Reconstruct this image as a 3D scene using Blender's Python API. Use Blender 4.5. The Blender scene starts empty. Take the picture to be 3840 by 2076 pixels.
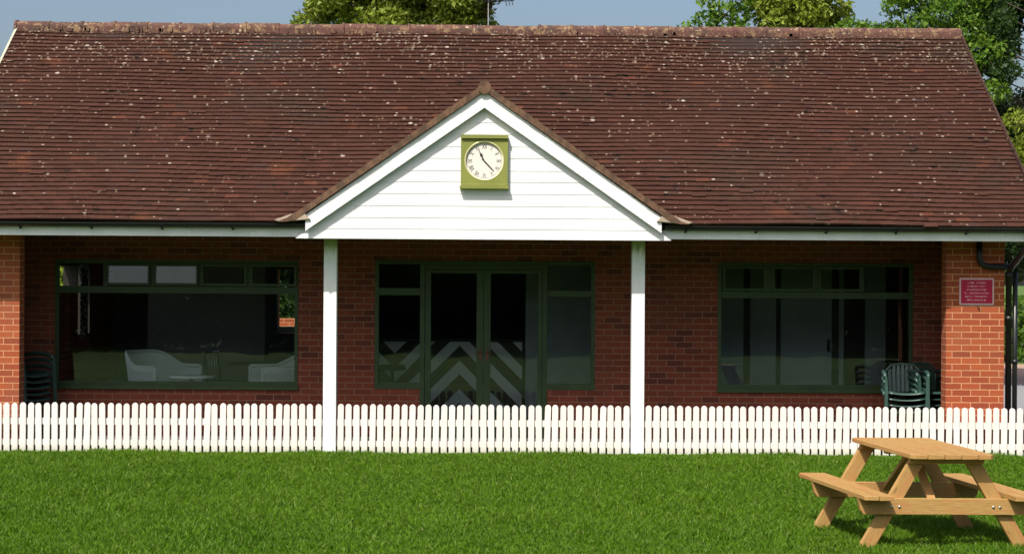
import bpy, bmesh, math, random
import numpy as np
from mathutils import Matrix, Vector
R = math.radians
random.seed(7)
scene = bpy.context.scene
col = scene.collection

# ------------------------------------------------------------------ camera, sky, sun, exposure
cam_data = bpy.data.cameras.new('camera')
cam = bpy.data.objects.new('camera', cam_data); col.objects.link(cam)
cam_data.sensor_width = 36; cam_data.lens = 61.9; cam_data.clip_end = 3000
cam.matrix_world = (Matrix.Translation((0, -21, 2.05)) @ Matrix.Rotation(-math.atan(70/6600), 4, 'Z')
                    @ Matrix.Rotation(R(90), 4, 'X') @ Matrix.Rotation(R(.36), 4, 'Z'))
scene.camera = cam
SUN_EL = math.atan(1.5/math.hypot(.5, 1.0))
w = bpy.data.worlds.new('World'); scene.world = w; w.use_nodes = True
nt = w.node_tree; bg = nt.nodes['Background']
sky = nt.nodes.new('ShaderNodeTexSky'); sky.sky_type = 'NISHITA'; sky.sun_disc = False
sky.sun_elevation = SUN_EL; sky.sun_rotation = R(180+26.6)
sky.air_density = 1.0; sky.dust_density = 4.2; sky.ozone_density = 1.7
nt.links.new(sky.outputs[0], bg.inputs['Color']); bg.inputs['Strength'].default_value = 0.116
sd = bpy.data.lights.new('sun', 'SUN'); sd.energy = 4.5; sd.angle = R(.5); sd.color = (1, .95, .87)
so = bpy.data.objects.new('sun', sd); col.objects.link(so)
so.rotation_euler = Vector((.5, 1, -1.5)).to_track_quat('-Z', 'Y').to_euler()
scene.view_settings.view_transform = 'Standard'; scene.view_settings.look = 'None'
scene.view_settings.exposure = 0.3; scene.view_settings.gamma = 1

# ------------------------------------------------------------------ helpers
def tag(o, label=None, cat=None, group=None, kind=None):
    if label: o['label'] = label
    if cat: o['category'] = cat
    if group: o['group'] = group
    if kind: o['kind'] = kind
    return o
def thing(name, label, cat, loc=(0, 0, 0), rz=0, group=None):
    o = bpy.data.objects.new(name, None); col.objects.link(o)
    o.location = loc; o.rotation_euler = (0, 0, rz); o.empty_display_size = .1
    return tag(o, label, cat, group)
def copy_tree(o, parent=None):
    c = o.copy(); col.objects.link(c); c.parent = parent
    for ch in [x for x in o.children]:
        copy_tree(ch, c)
    return c

class MB:
    def __init__(s): s.v = []; s.f = []; s.sm = []
    def add(s, vs, fs, smooth=False):
        b = len(s.v); s.v += [tuple(v) for v in vs]
        s.f += [tuple(b+i for i in f) for f in fs]; s.sm += [smooth]*len(fs); return s
    def box(s, x0, x1, y0, y1, z0, z1):
        vs = [(x, y, z) for z in (z0, z1) for y in (y0, y1) for x in (x0, x1)]
        return s.add(vs, [(0, 2, 3, 1), (4, 5, 7, 6), (0, 1, 5, 4), (2, 6, 7, 3), (0, 4, 6, 2), (1, 3, 7, 5)])
    def mbox(s, M, x0, x1, y0, y1, z0, z1):
        vs = [M @ Vector((x, y, z)) for z in (z0, z1) for y in (y0, y1) for x in (x0, x1)]
        return s.add(vs, [(0, 2, 3, 1), (4, 5, 7, 6), (0, 1, 5, 4), (2, 6, 7, 3), (0, 4, 6, 2), (1, 3, 7, 5)])
    def prism(s, poly, y0, y1, M=None):          # poly of (x,z), counter-clockwise seen from -y
        n = len(poly)
        vs = [(x, y0, z) for x, z in poly]+[(x, y1, z) for x, z in poly]
        if M is not None: vs = [M @ Vector(v) for v in vs]
        fs = [tuple(range(n)), tuple(range(2*n-1, n-1, -1))]
        fs += [(i, i+n, (i+1) % n+n, (i+1) % n) for i in range(n)]
        return s.add(vs, fs)
    def tube(s, pts, rad, n=10, smooth=True, cap=True):
        pts = [Vector(p) for p in pts]
        if not hasattr(rad, '__len__'): rad = [rad]*len(pts)
        vs = []; prev = None
        for i, p in enumerate(pts):
            d = (pts[min(i+1, len(pts)-1)]-pts[max(i-1, 0)])
            d = d.normalized() if d.length > 1e-9 else Vector((0, 0, 1))
            if prev is None:
                a = Vector((0, 0, 1)) if abs(d.z) < .9 else Vector((1, 0, 0))
                u = d.cross(a).normalized()
            else: u = (prev-d*prev.dot(d)).normalized()
            prev = u; v = d.cross(u)
            vs += [p+(u*math.cos(2*math.pi*k/n)+v*math.sin(2*math.pi*k/n))*rad[i] for k in range(n)]
        fs = [(i*n+k, i*n+(k+1) % n, (i+1)*n+(k+1) % n, (i+1)*n+k) for i in range(len(pts)-1) for k in range(n)]
        s.add(vs, fs, smooth)
        if cap:
            b = len(s.v)-len(vs); e = b+(len(pts)-1)*n
            s.f.append(tuple(b+k for k in range(n-1, -1, -1))); s.sm.append(False)
            s.f.append(tuple(e+k for k in range(n))); s.sm.append(False)
        return s
    def lathe(s, prof, c=(0, 0, 0), n=32, M=None):  # prof of (r,z)
        vs = []
        for r, z in prof:
            for k in range(n):
                a = 2*math.pi*k/n; p = Vector((r*math.cos(a), r*math.sin(a), z))
                if M is not None: p = M @ p
                vs.append(Vector(c)+p)
        fs = [(i*n+k, i*n+(k+1) % n, (i+1)*n+(k+1) % n, (i+1)*n+k) for i in range(len(prof)-1) for k in range(n)]
        return s.add(vs, fs, True)
    def build(s, name, mat, parent=None, bevel=0, uvoff=(0, 0), seg=2):
        me = bpy.data.meshes.new(name); me.from_pydata(s.v, [], s.f); me.update()
        me.polygons.foreach_set('use_smooth', s.sm)
        uv = me.uv_layers.new(name='UVMap'); d = uv.data
        for p in me.polygons:
            nx, ny, nz = abs(p.normal.x), abs(p.normal.y), abs(p.normal.z)
            for li in p.loop_indices:
                c = me.vertices[me.loops[li].vertex_index].co
                if ny >= nx and ny >= nz: q = (c.x, c.z)
                elif nx >= nz: q = (c.y, c.z)
                else: q = (c.x, c.y)
                d[li].uv = (q[0]+uvoff[0], q[1]+uvoff[1])
        me.materials.append(mat)
        o = bpy.data.objects.new(name, me); col.objects.link(o); o.parent = parent
        if bevel:
            m = o.modifiers.new('bevel', 'BEVEL'); m.width = bevel; m.segments = seg; m.limit_method = 'ANGLE'; m.angle_limit = R(40)
        return o

def np_mesh(name, V, counts, loops, mat, parent=None, attrs=None, uv=None, smooth=False):
    me = bpy.data.meshes.new(name)
    me.vertices.add(len(V)); me.vertices.foreach_set('co', np.ascontiguousarray(V, dtype=np.float32).ravel())
    me.loops.add(len(loops)); me.loops.foreach_set('vertex_index', np.asarray(loops, dtype=np.int32))
    me.polygons.add(len(counts)); st = np.concatenate([[0], np.cumsum(counts)[:-1]]).astype(np.int32)
    me.polygons.foreach_set('loop_start', st)
    me.update(calc_edges=True)
    me.polygons.foreach_set('use_smooth', np.full(len(counts), smooth, dtype=bool))
    for k, a in (attrs or {}).items():
        at = me.attributes.new(k, 'FLOAT', 'POINT'); at.data.foreach_set('value', np.asarray(a, dtype=np.float32))
    if uv is not None:
        l = me.uv_layers.new(name='UVMap'); l.data.foreach_set('uv', np.asarray(uv, dtype=np.float32)[np.asarray(loops)].ravel())
    me.materials.append(mat)
    o = bpy.data.objects.new(name, me); col.objects.link(o); o.parent = parent
    return o

# ------------------------------------------------------------------ materials
class NG:
    def __init__(s, name):
        s.m = bpy.data.materials.new(name); s.m.use_nodes = True; s.t = s.m.node_tree
        s.p = s.t.nodes['Principled BSDF']; s.out = s.t.nodes['Material Output']
    def n(s, typ, **kw):
        x = s.t.nodes.new(typ)
        for k, v in kw.items():
            if k.startswith('_'): setattr(x, k[1:], v)
            else: s.set(x.inputs[k.replace('__', ' ')], v)
        return x
    def set(s, sock, v):
        if hasattr(v, 'is_linked') or isinstance(v, bpy.types.NodeSocket): s.t.links.new(v, sock)
        else:
            if isinstance(v, tuple) and len(v) == 3 and sock.type == 'RGBA': v = v+(1,)
            sock.default_value = v
    def math(s, op, a, b=0.0, c=0.0, clamp=False):
        x = s.t.nodes.new('ShaderNodeMath'); x.operation = op; x.use_clamp = clamp
        s.set(x.inputs[0], a); s.set(x.inputs[1], b); s.set(x.inputs[2], c); return x.outputs[0]
    def mix(s, f, a, b, mode='MIX'):
        x = s.t.nodes.new('ShaderNodeMix'); x.data_type = 'RGBA'; x.blend_type = mode
        s.set(x.inputs['Factor'], f); s.set(x.inputs[6], a); s.set(x.inputs[7], b); return x.outputs[2]
    def mixf(s, f, a, b):
        x = s.t.nodes.new('ShaderNodeMix'); x.data_type = 'FLOAT'
        s.set(x.inputs[0], f); s.set(x.inputs[2], a); s.set(x.inputs[3], b); return x.outputs[0]
    def ramp(s, f, lo, hi):
        x = s.t.nodes.new('ShaderNodeMapRange'); x.interpolation_type = 'SMOOTHSTEP'
        s.set(x.inputs[0], f); s.set(x.inputs[1], lo); s.set(x.inputs[2], hi); return x.outputs[0]
    def noise(s, vec, scale, detail=3, rough=.5):
        x = s.n('ShaderNodeTexNoise', Scale=scale, Detail=detail, Roughness=rough); s.set(x.inputs['Vector'], vec); return x.outputs[0]
    def sep(s, vec):
        x = s.t.nodes.new('ShaderNodeSeparateXYZ'); s.set(x.inputs[0], vec); return x.outputs
    def scaled(s, vec, sc, loc=(0, 0, 0)):
        x = s.t.nodes.new('ShaderNodeMapping'); s.set(x.inputs[0], vec); x.inputs['Scale'].default_value = sc
        x.inputs['Location'].default_value = loc; return x.outputs[0]
    def bump(s, h, strength, dist):
        x = s.n('ShaderNodeBump', Strength=strength, Distance=dist); s.set(x.inputs['Height'], h)
        s.t.links.new(x.outputs[0], s.p.inputs['Normal'])
    def coord(s, which='Object'):
        return s.t.nodes.new('ShaderNodeTexCoord').outputs[which]
    def attr(s, name):
        x = s.t.nodes.new('ShaderNodeAttribute'); x.attribute_name = name; return x.outputs['Fac']
    def base(s, c): s.set(s.p.inputs['Base Color'], c)
    def rough(s, v): s.set(s.p.inputs['Roughness'], v)

def paint(name, c, rough=.45, var=.12, dirt=(.25, .27, .2), dirt_amt=.15, scale=3.0, bump=.15, metal=0):
    g = NG(name); o = g.coord()
    n1 = g.noise(o, scale, 5); n2 = g.noise(g.scaled(o, (9, 9, 1.2)), 4, 4)
    dark = tuple(x*(1-var) for x in c)
    a = g.mix(g.ramp(n1, .35, .65), dark, c)
    b = g.mix(g.math('MULTIPLY', g.ramp(n2, .52, .75), dirt_amt), a, dirt)
    g.base(b); g.rough(g.mixf(n1, rough*.8, min(1, rough*1.25)))
    g.p.inputs['Metallic'].default_value = metal
    g.bump(n2, bump, .003); return g.m

def picket_mat():
    g = NG('cream_white_picket_paint'); o = g.coord(); oi = g.t.nodes.new('ShaderNodeObjectInfo'); rn = oi.outputs['Random']
    v = g.n('ShaderNodeVectorMath', _operation='ADD'); g.set(v.inputs[0], o); cv = g.n('ShaderNodeCombineXYZ'); g.set(cv.inputs[0], g.math('MULTIPLY', rn, 37.0)); g.set(v.inputs[1], cv.outputs[0])
    n = g.noise(g.scaled(v.outputs[0], (12, 12, 2.2)), 4, 5, .6); x, y, z = g.sep(o)
    c = g.mix(rn, (.78, .725, .665), (.79, .765, .735)); c = g.mix(g.math('MULTIPLY', g.ramp(n, .48, .72), .45), c, (.60, .52, .42))
    lowz = g.ramp(g.math('ADD', z, g.math('MULTIPLY', n, .10)), .12, .0)
    c = g.mix(g.math('MULTIPLY', lowz, .55), c, (.38, .40, .24))
    g.base(c); g.rough(.65); g.bump(n, .25, .004); return g.m
def brick_mat(dark=False):  # dark: redder brick for the recessed walls, verandah shade put into its colours
    g = NG('red_brick_shaded' if dark else 'brick'); uv = g.coord('UV')
    b = g.n('ShaderNodeTexBrick', Scale=1.0, Mortar__Size=.0062, Mortar__Smooth=.25, Bias=0.0, Brick__Width=.225, Row__Height=.0765,
            Color1=(.0, .0, .0), Color2=(1., 1., 1.), Mortar=(0, 0, 0))
    nz = g.noise(uv, 55, 3); off = g.n('ShaderNodeVectorMath', _operation='ADD')
    nzv = g.n('ShaderNodeTexNoise', Scale=30.0, Detail=2.0); g.set(nzv.inputs['Vector'], uv)
    sc = g.n('ShaderNodeVectorMath', _operation='SCALE'); g.set(sc.inputs[0], nzv.outputs['Color']); sc.inputs['Scale'].default_value = .006
    g.set(off.inputs[0], uv); g.set(off.inputs[1], sc.outputs[0]); g.set(b.inputs['Vector'], off.outputs[0])
    rnd = b.outputs['Color']
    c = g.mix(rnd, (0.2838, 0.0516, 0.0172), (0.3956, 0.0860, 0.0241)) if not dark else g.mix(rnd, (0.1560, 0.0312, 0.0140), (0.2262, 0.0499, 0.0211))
    rr = g.t.nodes.new('ShaderNodeTexBrick')
    for k, v in (('Scale', 1.0), ('Mortar Size', 0.0), ('Brick Width', .225), ('Row Height', .0765), ('Bias', 0.0)): rr.inputs[k].default_value = v
    rr.inputs['Color1'].default_value = (0, 0, 0, 1); rr.inputs['Color2'].default_value = (1, 1, 1, 1)
    g.set(rr.inputs['Vector'], g.scaled(uv, (1, 1, 1), (45.0, 61.2, 0)))
    g.set(rr.inputs['Vector'], off.outputs[0]); rr.offset_frequency = 2
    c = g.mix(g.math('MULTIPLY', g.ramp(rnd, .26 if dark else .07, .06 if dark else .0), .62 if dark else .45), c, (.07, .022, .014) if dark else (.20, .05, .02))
    c = g.mix(g.math('MULTIPLY', g.ramp(g.noise(uv, 130, 2), .45, .7), .35), c, (.22, .05, .02))
    c = g.mix(g.math('MULTIPLY', g.ramp(g.noise(uv, 1.1, 3), .45, .7), .3), c, (.27, .06, .03))
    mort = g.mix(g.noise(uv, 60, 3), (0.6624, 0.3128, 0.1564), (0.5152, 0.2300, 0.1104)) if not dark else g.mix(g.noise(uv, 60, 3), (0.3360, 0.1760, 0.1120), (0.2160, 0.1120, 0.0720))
    damp = g.math('MULTIPLY', g.ramp(g.noise(g.scaled(uv, (1, .6, 1), (3, 1, 0)), 1.6, 5, .6), .5, .68), .28)
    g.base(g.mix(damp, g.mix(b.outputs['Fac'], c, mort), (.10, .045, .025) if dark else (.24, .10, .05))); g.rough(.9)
    h = g.math('SUBTRACT', g.math('MULTIPLY', nz, .35), b.outputs['Fac'])
    g.bump(h, .7, .008); return g.m

def tile_mat():
    g = NG('clay_tile'); uv = g.coord('UV'); r = g.attr('rnd'); r2 = g.attr('rnd2')
    x, d, _ = g.sep(uv)
    c = g.mix(r, (0.0419, 0.0148, 0.0086), (0.0597, 0.0221, 0.0134))
    c = g.mix(g.math('MULTIPLY', g.ramp(r2, .965, 1.0), .5), c, (0.1280, 0.0400, 0.0200))
    c = g.mix(g.math('MULTIPLY', g.ramp(r2, .06, .0), .6), c, (.045, .025, .02))
    big = g.noise(uv, .55, 4, .6)
    c = g.mix(g.math('MULTIPLY', g.ramp(big, .50, .66), .5), c, (0.0360, 0.0240, 0.0160))
    c = g.mix(g.math('MULTIPLY', g.ramp(g.noise(g.scaled(uv, (1, 1, 1), (7, 3, 0)), 1.5, 4), .64, .74), .5), c, (0.1360, 0.0440, 0.0176))
    c = g.mix(g.math('MULTIPLY', g.ramp(g.noise(uv, 40, 3), .4, .75), .3), c, (0.0960, 0.0496, 0.0384))
    # moss, soot clumps
    mo = g.ramp(g.math('ADD', g.noise(g.scaled(uv, (1, 1.3, 1), (2, 9, 0)), 6, 5, .65), g.math('MULTIPLY', g.noise(uv, .8, 2), .35)), .795, .85)
    c = g.mix(mo, c, (.014, .009, .006))
    # lichen
    def lichen(scale, rad, sel, seed):
        v = g.n('ShaderNodeTexVoronoi', Scale=scale, _feature='F1'); g.set(v.inputs['Vector'], g.scaled(uv, (1, 1.0, 1), (seed, seed*1.7, 0)))
        cr = g.n('ShaderNodeSeparateColor'); g.set(cr.inputs[0], v.outputs['Color'])
        dens = g.math('ADD', g.math('MULTIPLY', g.math('ADD', .45, g.math('MULTIPLY', g.ramp(d, .8, 3.4), .55)), sel), g.math('MULTIPLY', g.ramp(d, 3.4, 4.75), .36))
        dens = g.math('MULTIPLY', dens, g.math('ADD', .55, g.math('MULTIPLY', g.ramp(g.noise(g.scaled(uv, (1, 1, 1), (31, 5, 0)), 1.3, 4, .6), .38, .60), 1.9)))
        on = g.math('LESS_THAN', cr.outputs[0], dens)
        rr = g.math('MULTIPLY', g.math('ADD', .35, cr.outputs[1]), rad)
        wob = g.math('ADD', v.outputs['Distance'], g.math('MULTIPLY', g.math('SUBTRACT', g.noise(uv, 70, 2), .5), .16))
        return g.math('MULTIPLY', on, g.ramp(wob, rr, g.math('MULTIPLY', rr, .6))), cr.outputs[2]
    for sc, rad, sel, seed, colr in ((10, .27, .075, 3, (0.4000, 0.3440, 0.2800)), (16, .30, .09, 11, (0.3520, 0.2880, 0.2240)), (22, .38, .06, 29, (0.2400, 0.1760, 0.1120))):
        f, q = lichen(sc, rad, sel, seed)
        c = g.mix(g.math('MULTIPLY', f, g.mixf(q, .35, 1.0)), c, colr)
    g.base(c); g.rough(.92); g.p.inputs['Specular IOR Level'].default_value = .2
    g.bump(g.noise(uv, 60, 4), .4, .004); return g.m

def ridge_mat():
    g = NG('ridge_tile_lichen'); o = g.coord()
    c = g.mix(g.ramp(g.noise(o, 3, 4), .35, .65), (.11, .045, .033), (.07, .035, .025))
    c = g.mix(g.ramp(g.noise(g.scaled(o, (1, 1, 1), (5, 0, 0)), 11, 5, .75), .52, .60), c, (.22, .135, .07))
    c = g.mix(g.ramp(g.noise(o, 17, 4, .7), .60, .68), c, (.50, .40, .28))
    c = g.mix(g.ramp(g.noise(g.scaled(o, (1, 1, 1), (9, 2, 0)), 10, 4, .7), .62, .68), c, (.03, .02, .015))
    g.base(c); g.rough(.9); g.bump(g.noise(o, 30, 4), .6, .01); return g.m

def leaf_mat(name, c1, c2, c3):
    g = NG(name); a = g.attr('rnd'); b = g.attr('rnd2')
    c = g.mix(a, c1, c2); c = g.mix(g.math('MULTIPLY', g.ramp(b, .6, 1), .8), c, c3)
    g.base(c); g.rough(.5); g.p.inputs['Specular IOR Level'].default_value = .3
    tr = g.n('ShaderNodeBsdfTranslucent'); g.set(tr.inputs[0], g.mix(.5, c, c3))
    mx = g.n('ShaderNodeMixShader'); mx.inputs[0].default_value = .35
    g.t.links.new(g.p.outputs[0], mx.inputs[1]); g.t.links.new(tr.outputs[0], mx.inputs[2]); g.t.links.new(mx.outputs[0], g.out.inputs[0])
    return g.m

def bark_mat():
    g = NG('bark'); o = g.coord()
    n = g.noise(g.scaled(o, (6, 6, 1)), 4, 5)
    g.base(g.mix(n, (.03, .022, .018), (.12, .09, .065))); g.rough(.95); g.bump(n, .8, .02); return g.m

def wood_mat():
    g = NG('varnished_pine'); uv = g.coord('Object'); r = g.attr('rnd')
    v = g.n('ShaderNodeCombineXYZ'); x, y, z = g.sep(g.coord('UV'))
    # grain runs along the UV x axis
    st = g.scaled(g.coord('UV'), (2.2, 34, 1)); n = g.noise(st, 3.5, 6, .65)
    n2 = g.noise(g.scaled(g.coord('UV'), (.8, 6, 1)), 3, 4)
    c = g.mix(g.ramp(n, .3, .7), (0.3352, 0.1777, 0.0496), (0.4471, 0.2843, 0.0961))
    c = g.mix(g.math('MULTIPLY', g.ramp(n2, .45, .7), .7), c, (.42, .17, .055))
    kn = g.n('ShaderNodeTexVoronoi', Scale=1.0); g.set(kn.inputs['Vector'], g.scaled(g.coord('UV'), (2.6, 9, 1)))
    c = g.mix(g.math('MULTIPLY', g.ramp(kn.outputs['Distance'], .13, .05), .75), c, (.20, .07, .025))
    fine = g.noise(g.scaled(g.coord('UV'), (4, 110, 1)), 3, 3, .6); c = g.mix(g.math('MULTIPLY', g.ramp(fine, .5, .68), .35), c, (.30, .13, .045))
    g.base(c); g.rough(.6); g.bump(n, .5, .004); return g.m

def plain(name, c, rough=.5, metal=0, var=.15, scale=8):
    g = NG(name); n = g.noise(g.coord(), scale, 4)
    g.base(g.mix(n, tuple(x*(1-var) for x in c), tuple(min(1, x*(1+var)) for x in c))); g.rough(rough)
    g.p.inputs['Metallic'].default_value = metal; return g.m

def glass_mat():
    g = NG('window_glass'); o = g.coord()
    tr = g.n('ShaderNodeBsdfTransparent', Color=(.93, .96, .95)); gl = g.n('ShaderNodeBsdfGlossy', Roughness=.0, Color=(.9, .95, .95))
    fr = g.n('ShaderNodeFresnel', IOR=1.46)
    b = g.n('ShaderNodeBump', Strength=.03, Distance=.02); g.set(b.inputs['Height'], g.noise(o, 2.2, 1))
    g.t.links.new(b.outputs[0], gl.inputs['Normal'])
    mx = g.n('ShaderNodeMixShader'); g.set(mx.inputs[0], fr.outputs[0])
    g.t.links.new(tr.outputs[0], mx.inputs[1]); g.t.links.new(gl.outputs[0], mx.inputs[2]); g.t.links.new(mx.outputs[0], g.out.inputs[0])
    return g.m

def ground_mat():
    g = NG('turf_soil'); o = g.coord()
    n = g.noise(o, 2.5, 5); n2 = g.noise(o, .25, 3)
    c = g.mix(n, (0.0396, 0.0924, 0.0088), (0.0660, 0.1320, 0.0132)); c = g.mix(g.ramp(n2, .4, .65), c, (.09, .15, .018))
    g.base(c); g.rough(.95); g.bump(g.noise(o, 50, 3), .6, .02); return g.m

def grass_mat():
    g = NG('grass_blade'); a = g.attr('rnd'); b = g.attr('rnd2'); h = g.attr('hgt')
    c = g.mix(a, (0.0532, 0.1447, 0.0039), (0.1256, 0.2393, 0.0097))
    c = g.mix(g.math('MULTIPLY', g.ramp(b, .6, 1.0), .8), c, (.22, .32, .07))
    c = g.mix(g.math('MULTIPLY', g.ramp(b, .02, .0), .7), c, (.30, .30, .12))
    g.base(c); g.rough(.6); g.p.inputs['Specular IOR Level'].default_value = .10
    tr = g.n('ShaderNodeBsdfTranslucent'); g.set(tr.inputs[0], c)
    mx = g.n('ShaderNodeMixShader'); mx.inputs[0].default_value = .42
    g.t.links.new(g.p.outputs[0], mx.inputs[1]); g.t.links.new(tr.outputs[0], mx.inputs[2]); g.t.links.new(mx.outputs[0], g.out.inputs[0])
    return g.m

def post_mat():
    g = NG('white_post_paint'); o = g.coord(); x, y, z = g.sep(o)
    n = g.noise(g.scaled(o, (5, 5, 1)), 4, 5)
    c = g.mix(g.ramp(n, .35, .7), (.86, .86, .86), (.80, .81, .80))
    st = g.math('MULTIPLY', g.ramp(g.math('ADD', z, g.math('MULTIPLY', n, .28)), 2.42, 2.58), .85)
    c = g.mix(st, c, (.22, .26, .07))
    g.base(c); g.rough(.45); return g.m

def board_mat():
    g = NG('white_weatherboard'); o = g.coord()
    n = g.noise(g.scaled(o, (.6, 2, 5)), 3, 5)
    x, y, z = g.sep(o); c = g.mix(g.ramp(n, .3, .75), (.82, .82, .82), (.74, .745, .735))
    run = g.math('MULTIPLY', g.ramp(g.noise(g.scaled(o, (16, 1, .7)), 2, 4), .56, .7), .16); c = g.mix(run, c, (.45, .46, .40))
    g.base(c); g.rough(.4)
    g.bump(g.noise(g.scaled(o, (1, 4, 30)), 3, 4), .12, .003); return g.m

def chevron_mat():
    g = NG('chevron_boards'); o = g.coord(); x, y, z = g.sep(o)
    d = g.math('PINGPONG', g.math('ADD', x, .457), .89)      # distance from the middle apex
    s = g.math('ADD', z, d)
    f = g.math('FRACT', g.math('DIVIDE', g.math('SUBTRACT', s, .02), .39))
    k = g.math('GREATER_THAN', f, .52)
    n = g.noise(g.scaled(o, (9, 9, 9)), 3, 5)
    c = g.mix(k, g.mix(n, (.028, .03, .022), (.055, .05, .035)), g.mix(n, (.62, .66, .66), (.8, .83, .82)))
    g.base(c); g.rough(.7); return g.m

def weave_mat():
    g = NG('white_wicker'); uv = g.coord('UV')
    a = g.n('ShaderNodeTexWave', Scale=12.0, Distortion=.6); a.bands_direction = 'X'; g.set(a.inputs['Vector'], uv)
    b = g.n('ShaderNodeTexWave', Scale=16.0, Distortion=.6); b.bands_direction = 'Y'; g.set(b.inputs['Vector'], uv)
    h = g.math('MULTIPLY', a.outputs['Fac'], b.outputs['Fac'])
    g.base(g.mix(h, (.66, .68, .67), (.88, .9, .89))); g.rough(.6); g.bump(h, .8, .006); return g.m

def blind_mat():
    g = NG('patterned_curtain'); o = g.coord(); x, y, z = g.sep(o)
    wv = g.n('ShaderNodeTexWave', Scale=5.0, Distortion=9.0, Detail=3.0); g.set(wv.inputs['Vector'], g.scaled(o, (1, 2.5, 4)))
    c = g.mix(g.ramp(wv.outputs['Fac'], .45, .55), (.02, .02, .02), (.8, .8, .8))
    g.base(c); g.rough(.8); return g.m

def sheet_mat(name, c1, c2, scale, bump=.3):
    g = NG(name); o = g.coord(); n = g.noise(o, scale, 5); n2 = g.noise(o, scale*.12, 3)
    c = g.mix(n, c1, c2); c = g.mix(g.math('MULTIPLY', n2, .3), c, tuple(x*.6 for x in c1))
    g.base(c); g.rough(.9); g.bump(n, bump, .01); return g.m

M = dict(
    brick=brick_mat(), brick_shaded=brick_mat(True), tile=tile_mat(), ridge=ridge_mat(), wood=wood_mat(), bark=bark_mat(), glass=glass_mat(),
    white=paint('white_gloss_paint', (.86, .87, .87)), post=post_mat(), board=board_mat(),
    picket=picket_mat(),
    green=paint('green_joinery_paint', (.034, .070, .018), rough=.5, var=.3, dirt=(.03, .04, .02), dirt_amt=.4),
    olive=paint('olive_clock_paint', (.225, .245, .045), rough=.55, var=.15, dirt=(.2, .2, .06), dirt_amt=.4),
    black=plain('black_plastic', (.012, .012, .013), .35), mortar=paint('mortar', (.42, .34, .26), .95, .3, (.2, .13, .08), .5),
    verge=paint('verge_tile_edge', (.155, .082, .045), .9, .5, (.07, .055, .028), .8, scale=14),
    dial=plain('clock_dial', (.72, .68, .62), .4, var=.06), ink=plain('numeral_ink', (.05, .045, .04), .6), brass=plain('brass_ring', (.62, .58, .30), .35, .2),
    hand=plain('clock_hand', (.02, .02, .018), .5),
    maroon=plain('maroon_enamel', (.42, .008, .05), .35, var=.1), signtext=plain('sign_lettering', (.85, .50, .52), .4),
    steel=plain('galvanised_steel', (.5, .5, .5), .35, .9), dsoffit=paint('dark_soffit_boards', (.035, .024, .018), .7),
    green_plastic=plain('dark_green_plastic', (.034, .076, .060), .34, var=.1), plaster=plain('grey_plaster', (.18, .18, .18), .9, var=.08),
    panel=paint('pale_grey_door_panel', (.36, .40, .42), .6), darkwood=plain('dark_stained_wood', (.02, .014, .01), .5),
    floor_in=sheet_mat('carpet', (.06, .06, .055), (.09, .085, .08), 30), chevron=chevron_mat(), wicker=weave_mat(), blind=blind_mat(),
    tabletop=plain('white_tabletop', (.7, .72, .72), .25), patio=sheet_mat('patio_slab', (.10, .095, .085), (.15, .14, .125), 6),
    drive=sheet_mat('grey_gravel', (.22, .22, .22), (.30, .30, .31), 25), pavers=sheet_mat('pink_pavers', (.36, .22, .17), (.45, .29, .22), 8),
    ground=ground_mat(), grass=grass_mat(),
    opal=plain('opal_globe', (.75, .82, .80), .3, var=.03),
    leaf_yellow=leaf_mat('yellow_green_leaf', (.13, .19, .012), (.24, .31, .028), (.36, .40, .08)),
    leaf_green=leaf_mat('mid_green_leaf', (.055, .135, .010), (.125, .235, .02), (.2, .31, .035)),
    leaf_dark=leaf_mat('dark_green_leaf', (.010, .028, .008), (.03, .065, .012), (.07, .13, .02)),
    leaf_far=leaf_mat('shaded_far_leaf', (.008, .018, .006), (.016, .032, .008), (.02, .04, .01)),
    leaf_brown=leaf_mat('brown_tinged_leaf', (.09, .06, .02), (.14, .10, .03), (.2, .15, .05)),
)

# ------------------------------------------------------------------ ground
def gz(x, y):
    s = np.clip(-y-.1, 0, 7)*-.0235 - .055*np.clip((-y+.12)*9, 0, 1)
    return s + (.010*np.sin(x*.9+y*.5)+.008*np.sin(x*2.3-y*1.3+1)+.006*np.sin(x*4.1+y*2.7))*np.clip((-y-.3)*1.0, 0, 1)*np.clip((14+y), 0, 1)
def make_ground():
    xs = np.concatenate([-np.geomspace(600, 13, 14), np.linspace(-12, 12, 97), np.geomspace(13, 600, 14)])
    ys = np.concatenate([-np.geomspace(600, 13, 14), np.linspace(-12, -.25, 48), [-.12, .1, 8, 14, 22, 40, 80, 200, 600]])
    X, Y = np.meshgrid(xs, ys); V = np.stack([X.ravel(), Y.ravel(), gz(X, Y).ravel()], 1)
    nx, ny = len(xs), len(ys); i, j = np.meshgrid(np.arange(nx-1), np.arange(ny-1)); a = (j*nx+i).ravel()
    L = np.stack([a, a+1, a+nx+1, a+nx], 1).ravel()
    return np_mesh('ground', V, np.full(len(a), 4), L, M['ground'], smooth=True)
tag(make_ground(), 'green cricket field turf', kind='structure')
o = MB().box(-6.32, 6.14, -.055, 1.21, -.1, .03).build('patio', M['patio']); tag(o, kind='structure')
o = MB().box(6.3, 30, -.1, 13.5, -.1, .006).build('driveway', M['drive']); tag(o, kind='structure')
o = MB().box(6.3, 30, 13.5, 21.7, -.1, .012).build('pavement', M['pavers']); tag(o, kind='structure')

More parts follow.
